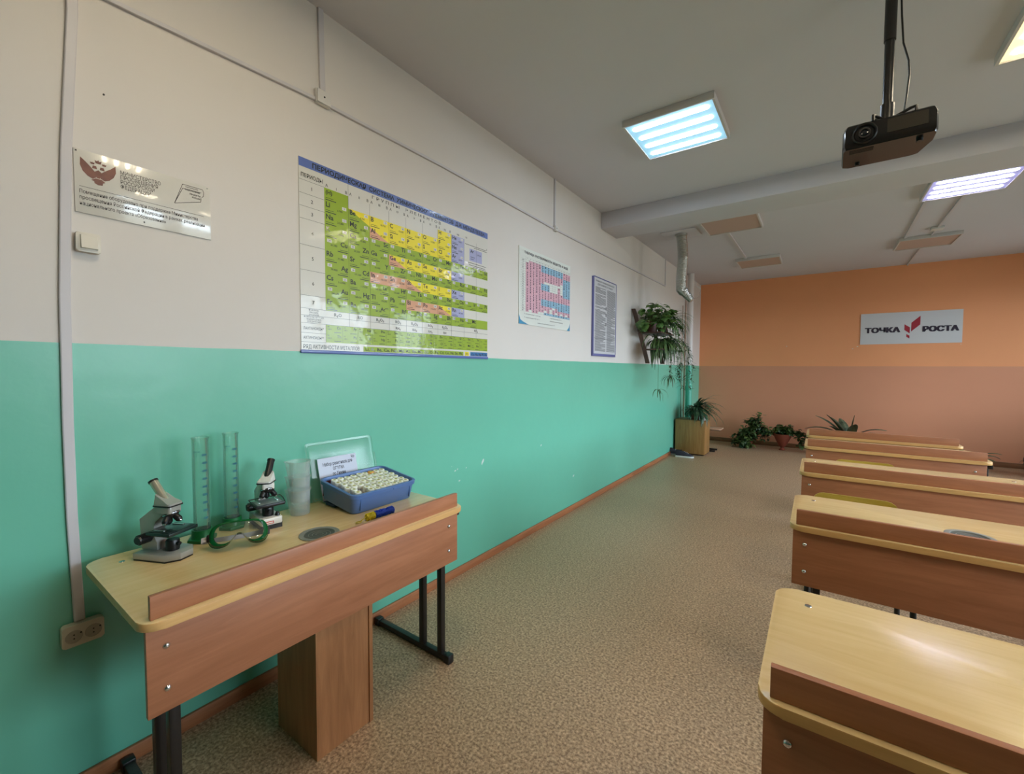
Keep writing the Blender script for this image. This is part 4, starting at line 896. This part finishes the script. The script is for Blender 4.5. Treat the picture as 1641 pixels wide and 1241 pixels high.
# ------------------------------------------------------------------ projector
PY = 2.36
t = thing('projector', 'black ceiling projector facing the camera, hanging from a pole', 'projector', (2.128, PY, 2.318))
o = [(-0.142, 0.0), (0.142, 0.0), (0.150, 0.02), (0.150, 0.09), (0.118, 0.205), (0.095, 0.215), (-0.125, 0.215), (-0.147, 0.20), (-0.150, 0.02)]
b = MB(); b.loft([[V(x * 0.97, 0.004 + y * 0.97, 0.0) for x, y in o], [V(x, y, 0.012) for x, y in o], [V(x, y, 0.078) for x, y in o], [V(x * 0.95, 0.006 + y * 0.95, 0.098) for x, y in o], [V(x * 0.90, 0.012 + y * 0.9, 0.103) for x, y in o]]); b.obj('body', 'black_gloss', t, 25)
b = MB(); b.prism(rrect(-0.006, 0.118, 0.034, 0.088, 0.003), 0, 0.002, fn=lambda x, z, y: (x, -y - 0.0002, z)); b.obj('front_panel', mat('smoked_panel', (58, 52, 44), 0.2, coat=0.5), t)
ring = lambda r, y: [V(-0.078 + r * math.cos(2 * PI * k / 36), y, 0.053 + r * math.sin(2 * PI * k / 36)) for k in range(36)]
b = MB(); b.loft([ring(0.043, 0.0), ring(0.043, -0.006), ring(0.039, -0.009), ring(0.034, -0.006), ring(0.030, 0.002)], False, True); lr = b.obj('lens_housing', 'black_plastic', t)
b = MB(); b.loft([ring(0.020, -0.004), ring(0.020, -0.012), ring(0.016, -0.012), ring(0.014, -0.006)], False, False); b.obj('lens_barrel', mat('lens_grey', (62, 60, 60), 0.3), lr)
b = MB(); b.loft([ring(0.0145, -0.006), ring(0.010, -0.0085), ring(0.004, -0.0095)], False, True); b.obj('lens_glass', mat('lens_glass', (14, 16, 26), 0.05, coat=1.0), lr)
b = MB(); b.cyl((0.10, 0.045, 0.004), (0.10, 0.045, -0.012), 0.011, seg=16); b.obj('foot', 'black_plastic', t); b = MB(); b.cyl((-0.09, 0.18, 0.004), (-0.09, 0.18, -0.008), 0.009, seg=16); b.obj('foot', 'black_plastic', t)
b = MB()
for k in range(5): b.box(-0.125, -0.045, 0.02 + k * 0.008, 0.024 + k * 0.008, -0.001, 0.002)
b.obj('vent_slots', 'black_plastic', t, 0)
t = thing('projector_mount', 'black ceiling pole carrying the projector', 'projector mount', (2.127, PY + 0.09, ZC))
zt_ = 2.421 - ZC
b = MB(); b.cyl((0, 0, zt_ + 0.045), (0, 0, -0.01), 0.017, seg=20); b.cyl((0, 0, -0.26), (0, 0, -0.01), 0.0205, seg=20); b.obj('pole', 'black_metal', t)
b = MB(); b.lathe([(0.06, -0.012), (0.065, -0.008), (0.065, 0)], 24, cap0=True, cap1=True); b.obj('ceiling_flange', 'black_metal', t)
b = MB(); b.cyl((0, 0, zt_ + 0.012), (0, 0, zt_ + 0.085), 0.024, seg=18); b.box(-0.035, 0.035, -0.03, 0.03, zt_ + 0.004, zt_ + 0.014, 0.003); b.cyl((-0.045, -0.01, zt_ + 0.03), (-0.02, -0.01, zt_ + 0.03), 0.006, seg=10); b.obj('swivel_joint', 'black_metal', t)
b = MB()
for ex, ey in ((-0.05, -0.075), (0.085, -0.065), (0.07, 0.07), (-0.06, 0.07)): b.tube([V(0, 0, zt_ + 0.016), V(ex * 0.8, ey * 0.8, zt_ + 0.024), V(ex, ey, zt_ + 0.022), V(ex, ey, zt_ + 0.0)], 0.006, 8)
b.obj('bracket_arm', 'black_metal', t)
b = MB(); q = [V(2.155, PY + 0.10, ZC), V(2.162, PY + 0.09, 2.86), V(2.170, PY + 0.085, 2.74), V(2.188, PY + 0.08, 2.66), V(2.192, PY + 0.08, 2.60), V(2.186, PY + 0.085, 2.51), V(2.178, PY + 0.09, 2.421)]
P2 = []
for i in range(len(q) - 1):
    for k in range(4): P2.append(q[i].lerp(q[i + 1], k / 4))
b.tube(P2 + [q[-1]], 0.0035, 8); tag(b.obj('projector_cable', 'black_plastic'), 'thin black cable hanging beside the projector pole', 'cable')

# ------------------------------------------------------------------ plants
M['brown_pot'] = mat('brown_pot', (84, 44, 36), 0.5)
M['leaf_pothos'] = leafmat('pothos_leaf', (58, 92, 44), (104, 138, 72)); M['leaf_spider'] = leafmat('spider_leaf', (44, 72, 36), (92, 118, 66)); M['leaf_dark'] = leafmat('dark_leaf', (26, 52, 34), (58, 88, 58)); M['leaf_grey'] = leafmat('grey_green_leaf', (52, 66, 50), (88, 100, 76)); M['stem'] = mat('plant_stem', (86, 96, 52), 0.6); M['leaf_ivy'] = leafmat('ivy_leaf', (34, 58, 30), (84, 104, 52), sc=9)
def pot(parent, r0, r1, h, c=(0, 0, 0), m='terracotta'):
    b = MB(); b.lathe([(r0 * 0.9, 0), (r0, 0.004), (r1 * 0.96, h * 0.8), (r1 * 1.06, h * 0.8), (r1 * 1.08, h), (r1 * 0.98, h), (r1 * 0.92, h * 0.85)], 28, c, cap0=True); b.obj('pot', m, parent)
    b = MB(); b.lathe([(r1 * 0.93, h * 0.87), (r1 * 0.5, h * 0.9)], 20, c, cap1=True); b.obj('soil', 'soil', parent)

# wall planter
t = thing('plant_shelf', 'dark wooden shelf bracket on the left wall holding potted plants', 'planter shelf', (0, 5.25, 1.45))
for yy in (0.0, 0.62):
    b = MB(); b.loft([[V(x - 0.024, yy, z), V(x + 0.024, yy, z), V(x + 0.024, yy + 0.018, z), V(x - 0.024, yy + 0.018, z)] for x, z in ((0.215, 0.0), (0.200, 0.06), (0.046, 0.62), (0.025, 0.68))]); b.obj('side_board', 'dark_wood', t, 0)
b = MB(); b.box(0.10, 0.36, 0.018, 0.62, 0.37, 0.385); b.obj('upper_shelf', 'dark_wood', t, 0)
b = MB(); b.box(0.165, 0.38, 0.018, 0.62, 0.165, 0.18); b.obj('lower_shelf', 'dark_wood', t, 0)

pr_ = random.Random(11)
t = thing('pothos_plant', 'broad leaved green plant in a brown pot, top of the wall planter', 'potted plant', (0.20, 5.42, 1.8355)); pot(t, 0.055, 0.075, 0.13, m='brown_pot')
b = MB(); s = MB()
for k in range(150):
    a = pr_.uniform(0, 2 * PI); rr = pr_.uniform(0.03, 0.30); z = pr_.uniform(0.06, 0.38) - rr * 0.35; p = V(rr * math.cos(a) * 0.8 + 0.05, rr * math.sin(a) * 1.25 + 0.06, z)
    if p.x < -0.14: p.x = -0.14
    if k % 2 == 0: s.tube([V(0, 0, 0.11), V(p.x * 0.5, p.y * 0.5, max(z, 0.11) + 0.04), p], 0.0018, 5, False)
    L = pr_.uniform(0.075, 0.125); az = a + pr_.uniform(-0.7, 0.7)
    if p.x < -0.06: az = pr_.uniform(-1.3, 1.3)
    b.blade(p, az, pr_.uniform(-0.3, 0.6), L, L * 0.78, pr_.uniform(0.6, 1.6), 6, 'heart', 0.2, pr_.uniform(-0.5, 0.5))
for p in (V(-0.09, -0.19, 0.14), V(-0.02, -0.17, 0.10), V(-0.10, -0.08, 0.3), V(-0.05, -0.23, 0.15)):
    b.blade(p, -1.2, -0.9, 0.125, 0.10, 0.3, 6, 'heart', 0.1, 0.4); s.tube([V(0, 0, 0.11), V(p.x * 0.6, p.y * 0.6, 0.24), p], 0.0018, 5, False)
b.obj('foliage', 'leaf_pothos', t, 0); s.obj('stems', 'stem', t)

def spider(label, loc, n, L0, L1, hang, pots, seedv, fm='leaf_spider', wid=0.016, e0=0.5, e1=1.35):
    q = random.Random(seedv); t = thing('spider_plant', label, 'potted plant', loc); pot(t, *pots, m='brown_pot')
    b = MB(); h = pots[2]
    for k in range(n):
        a = q.uniform(0, 2 * PI); L = q.uniform(L0, L1); el = q.uniform(e0, e1)
        if math.cos(a) < -0.25: L *= 0.35
        b.blade(V(q.uniform(-0.03, 0.03), q.uniform(-0.03, 0.03), h * 0.85), a, el, L, q.uniform(0.7, 1.2) * wid, q.uniform(1.9, 3.2), 9, 'blade', 0.25)
    b.obj('foliage', fm, t, 0)
    if hang:
        s = MB(); g = MB()
        for pts, nb, bl in hang:
            s.tube([Vector(p) for p in pts], 0.0022, 5)
            for k in range(nb): g.blade(Vector(pts[-1]), q.uniform(0, 2 * PI), q.uniform(-0.9, 0.7), bl * q.uniform(0.6, 1.2), 0.011, q.uniform(1.0, 2.6), 7, 'blade', 0.25)
        s.obj('runner', 'stem', t); g.obj('plantlet', fm, t, 0)
    return t
spider('narrow leaved spider plant in the wall planter with hanging plantlets', (0.265, 5.52, 1.631), 210, 0.28, 0.54, [
    ([V(0.0, -0.1, 0.1), V(0.07, -0.22, 0.12), V(0.08, -0.26, -0.2), V(0.075, -0.24, -0.50)], 12, 0.17),
    ([V(0.05, 0.0, 0.1), V(0.14, 0.0, 0.12), V(0.16, 0.02, -0.1), V(0.155, 0.02, -0.34)], 26, 0.17),
    ([V(0.05, 0.0, 0.1), V(0.2, 0.1, 0.16), V(0.27, 0.14, 0.0), V(0.26, 0.14, -0.2)], 10, 0.13)], (0.05, 0.07, 0.11), 5, 'leaf_spider', 0.021, -0.1, 0.75)
spider('tufted grassy spider plant at the right of the wall planter', (0.26, 5.70, 1.8355), 200, 0.26, 0.50, [], (0.05, 0.065, 0.11), 21, 'leaf_spider', 0.019)
# trailing plant hanging at the right of the planter
t = thing('trailing_plant', 'thin dark trailing plant hanging from the right side of the planter', 'potted plant', (0.30, 5.80, 1.631)); pot(t, 0.04, 0.05, 0.09, m='brown_pot')
q = random.Random(4); b = MB(); s = MB()
for k in range(7):
    ex, ey, dz = q.uniform(0.02, 0.28), q.uniform(-0.12, 0.05), q.uniform(0.25, 0.62)
    pts = [V(0, 0, 0.08), V(ex * 0.6, ey * 0.6, 0.14), V(ex, ey, 0.0), V(ex + q.uniform(-0.03, 0.08), ey, -dz * 0.6), V(ex + q.uniform(-0.03, 0.14), ey, -dz)]
    P2 = []
    for i in range(4):
        for j in range(6): P2.append(pts[i].lerp(pts[i + 1], j / 6))
    s.tube(P2, 0.002, 5)
    for i, p in enumerate(P2[6:]):
        for _ in range(2): b.blade(p, q.uniform(0, 2 * PI), q.uniform(-0.5, 0.5), q.uniform(0.05, 0.085), 0.018, 0.8, 5, 'lance', 0.25)
b.obj('foliage', 'leaf_dark', t, 0); s.obj('stems', 'stem', t)

# cabinet in the corner with its plant and shoes
t = thing('low_cabinet', 'small oak coloured cabinet in the corner under a potted plant', 'cabinet', (0.03, 7.30, 0))
b = MB(); b.box(0.0, 0.455, 0.004, 0.37, 0.02, 0.565, 0.002); b.obj('carcass', 'cab_z', t)
b = MB(); b.box(0.002, 0.448, -0.012, 0.003, 0.022, 0.560, 0.002); b.obj('back_panel', 'cab_z', t)
b = MB(); b.box(0.02, 0.44, 0.02, 0.36, 0.0, 0.02); b.obj('plinth', 'dark_wood', t, 0)
t = thing('arching_plant', 'potted plant with arching narrow leaves on the corner cabinet', 'potted plant', (0.30, 7.46, 0.5655)); pot(t, 0.06, 0.085, 0.13)
q = random.Random(9); b = MB()
for k in range(190):
    a = q.uniform(0, 2 * PI); L = q.uniform(0.20, 0.44)
    if math.cos(a) < -0.3: L *= 0.62
    elif math.cos(a) > 0.2: L *= 1.25
    st = V(q.uniform(-0.03, 0.03), q.uniform(-0.03, 0.03), 0.12); b.blade(st, a, q.uniform(0.25, 1.25), L, q.uniform(0.028, 0.042), q.uniform(1.3, 2.4), 7, 'lance', 0.2)
b.obj('foliage', 'leaf_dark', t, 0)
b = MB(); b.lathe([(0.05, 0), (0.055, 0.05), (0.052, 0.05), (0.047, 0.004)], 20, cap0=True, cap1=True); o = b.obj('saucer_dish', 'white_plastic'); o.location = (0.425, 7.40, 0.5655); tag(o, 'white dish beside the plant pot on the corner cabinet', 'dish')

def shoe(label, loc, rz, up, so):
    t = thing('sneaker', label, 'shoe', loc, (0, 0, rz), 'pair of sneakers by the cabinet')
    ws = [(-0.13, 0.028), (-0.11, 0.036), (-0.05, 0.034), (0.02, 0.040), (0.08, 0.046), (0.12, 0.036), (0.138, 0.012)]
    ol = [(x, -w) for x, w in ws] + [(x, w) for x, w in ws[::-1]]
    b = MB(); b.prism(ol, 0, 0.026, 0.004); b.obj('sole', so, t)
    b = MB(); hs = [(-0.128, 0.026, 0.105), (-0.10, 0.034, 0.112), (-0.05, 0.033, 0.098), (0.0, 0.037, 0.092), (0.05, 0.042, 0.066), (0.10, 0.038, 0.048), (0.132, 0.014, 0.036)]
    b.loft([[V(x, -w, 0.024), V(x, -w * 0.9, 0.024 + (h - 0.024) * 0.6), V(x, -w * 0.45, h), V(x, w * 0.45, h), V(x, w * 0.9, 0.024 + (h - 0.024) * 0.6), V(x, w, 0.024)] for x, w, h in hs], True, True, True); b.obj('upper', up, t, 60)
    b = MB()
    for k in range(4): x = 0.0 + k * 0.02; z = 0.094 - k * 0.009; b.tube([V(x, -0.018, z - 0.004), V(x, 0, z + 0.002), V(x, 0.018, z - 0.004)], 0.0025, 6)
    b.obj('laces', 'white_plastic', t)
    b = MB(); b.prism([(-0.115, -0.016), (-0.03, -0.016), (-0.03, 0.016), (-0.115, 0.016)], 0.105, 0.114); b.obj('collar_opening', 'dark_hole', t, 0)
M['shoe_dark'] = mat('dark_fabric', (38, 36, 48), 0.8); M['shoe_white'] = mat('white_rubber', (214, 214, 212), 0.5); M['shoe_grey'] = mat('grey_rubber', (150, 150, 148), 0.5)
shoe('dark sneaker with grey sole nearest the green wall by the cabinet', (0.085, 7.135, 0), R(5), 'shoe_dark', 'shoe_grey')
shoe('dark sneaker with white sole right of its pair by the cabinet', (0.245, 7.03, 0), R(8), 'shoe_dark', 'shoe_white')

# chair half hidden behind the cabinet
t = thing('stool', 'low pale stool with black frame half hidden behind the corner cabinet', 'stool', (0.45, 7.92, 0))
b = MB(); b.prism(rrect(-0.16, 0.18, -0.16, 0.16, 0.03), 0.372, 0.388, 0.003); b.obj('seat', mat('stool_top', (190, 150, 122), 0.5), t)
for sx in (-0.12, -0.05):
    b = MB(); b.box(sx - 0.012, sx + 0.012, -0.012, 0.012, 0.02, 0.372); b.obj('leg', 'black_metal', t)
b = MB(); b.box(-0.12, 0.15, -0.012, 0.012, 0.345, 0.371); b.obj('crossbar', 'black_metal', t)
for sy in (-0.13, 0.06): b = MB(); b.box(-0.16, 0.10, sy - 0.014, sy + 0.014, 0, 0.028, 0.003); b.obj('foot_bar', 'black_metal', t)
for sx in (-0.12, -0.05): b = MB(); b.box(sx - 0.012, sx + 0.012, -0.13, 0.06, 0.012, 0.03); b.obj('rail', 'black_metal', t)

# ivy and pot by the far wall
def bushy(name, label, loc, stems, leaf, nper, pots, seedv, m, spread=0.04, conic=False):
    q = random.Random(seedv); t = thing(name, label, 'potted plant', loc)
    if conic:
        b = MB(); b.lathe([(0.045, 0), (0.05, 0.006), (0.03, 0.028), (0.022, 0.045), (0.055, 0.075), (0.10, 0.17), (0.135, 0.26), (0.14, 0.28), (0.128, 0.28), (0.118, 0.25)], 30, cap0=True); b.obj('pot', 'terracotta', t)
        b = MB(); b.lathe([(0.121, 0.255), (0.06, 0.262)], 20, cap1=True); b.obj('soil', 'soil', t)
    else: pot(t, *pots)
    b = MB(); s = MB()
    for pts in stems:
        P2 = []
        for i in range(len(pts) - 1):
            for k in range(5): P2.append(Vector(pts[i]).lerp(Vector(pts[i + 1]), k / 5))
        s.tube(P2 + [Vector(pts[-1])], 0.0025, 5)
        for p in P2[2:] + [Vector(pts[-1])]:
            for k in range(nper):
                o = V(q.uniform(-1, 1), q.uniform(-1, 1), q.uniform(-1, 1)) * spread; pp = p + o; pp.z = max(pp.z, 0.03 - 0.0)
                L = leaf * q.uniform(0.7, 1.3); b.blade(pp, q.uniform(0, 2 * PI), q.uniform(-0.7, 0.6), L, L * 0.62, q.uniform(0.3, 1.2), 5, 'heart', 0.2, q.uniform(-0.6, 0.6))
    b.obj('foliage', m, t, 0); s.obj('stems', 'stem', t)
    return t
bushy('ivy_plant', 'bushy trailing ivy on the floor left of the red pot', (0.93, 8.72, 0), [
    [(0, 0, 0.12), (0.03, 0, 0.30), (0.10, 0, 0.42), (0.15, 0, 0.56)], [(0, 0, 0.12), (0.1, 0, 0.34), (0.22, -0.02, 0.36), (0.32, -0.04, 0.28)], [(0, 0, 0.12), (-0.06, -0.06, 0.30), (-0.16, -0.08, 0.18), (-0.20, -0.1, 0.08)], [(0, 0, 0.12), (0.05, -0.1, 0.28), (0.02, -0.14, 0.14), (0.03, -0.16, 0.04)],
    [(0, 0, 0.12), (-0.08, -0.05, 0.2), (-0.1, -0.16, 0.1), (-0.06, -0.18, 0.04)], [(0, 0, 0.12), (0.12, 0, 0.40), (0.06, 0.02, 0.46), (0.0, 0.0, 0.44)], [(0, 0, 0.12), (0.08, 0, 0.3), (0.2, 0.0, 0.32), (0.28, -0.02, 0.20)]], 0.078, 9, (0.05, 0.07, 0.11), 2, 'leaf_ivy', 0.06)
bushy('potted_ivy', 'leafy plant in a tapering red pot by the orange wall', (1.45, 8.70, 0), [
    [(0, 0, 0.26), (-0.06, 0, 0.34), (-0.14, -0.02, 0.33), (-0.19, -0.03, 0.28)], [(0, 0, 0.26), (0.0, 0, 0.36), (0.04, 0, 0.42)], [(0, 0, 0.26), (0.07, 0, 0.36), (0.12, -0.02, 0.42)], [(0, 0, 0.26), (0.10, 0, 0.33), (0.22, -0.03, 0.30), (0.28, -0.05, 0.20), (0.27, -0.05, 0.12)], [(0, 0, 0.26), (0.09, 0, 0.34), (0.25, -0.03, 0.34), (0.32, -0.03, 0.24)], [(0, 0, 0.26), (-0.05, 0, 0.36), (-0.04, 0, 0.42)]], 0.08, 5, None, 8, 'leaf_ivy', 0.035, True)

def strapplant(name, label, loc, leaves, pots, m, w):
    t = thing(name, label, 'potted plant', loc); pot(t, *pots); b = MB()
    for az, el, L, dr in leaves: b.blade(V(0.01 * math.cos(az), 0.01 * math.sin(az), pots[2] * 0.85), az, el, L, w, dr, 9, 'strap', 0.25)
    b.obj('foliage', m, t, 0); return t
strapplant('aloe_plant', 'grey green plant with thick leaves behind the farthest desk', (2.34, 8.55, 0), [(0.0, 1.5, 0.46, 0.1), (0.0, 1.0, 0.58, 1.7), (0.25, 0.85, 0.60, 1.5), (-0.3, 1.15, 0.56, 1.4), (3.2, 1.0, 0.66, 1.5), (2.9, 1.15, 0.62, 0.9), (3.5, 0.9, 0.62, 1.9), (-1.4, 1.2, 0.50, 0.9), (-0.6, 1.05, 0.55, 1.5), (1.9, 1.2, 0.5, 0.8), (-2.3, 1.1, 0.5, 1.0), (2.6, 1.3, 0.48, 0.7), (-2.8, 1.25, 0.55, 0.6), (0.6, 0.8, 0.55, 1.4)], (0.09, 0.12, 0.26), 'leaf_grey', 0.125)
strapplant('leafy_floor_plant', 'dark leafy plant on the floor right of the farthest desk', (3.68, 8.62, 0), [(0.3, 0.9, 0.38, 1.6), (2.9, 1.0, 0.40, 1.7), (-0.2, 1.1, 0.36, 1.4), (3.4, 1.2, 0.36, 1.3), (-1.2, 0.7, 0.26, 1.3), (1.2, 0.9, 0.24, 1.0), (-2.4, 0.5, 0.28, 1.6), (-0.4, 0.8, 0.27, 1.3), (3.4, 0.9, 0.27, 1.2), (2.2, 0.7, 0.26, 1.5)], (0.07, 0.09, 0.11), 'leaf_dark', 0.075)
spider('spiky dark plant at the right edge by the orange wall', (4.30, 8.55, 0), 50, 0.35, 0.5, [], (0.09, 0.12, 0.22), 31, 'leaf_dark', 0.022)
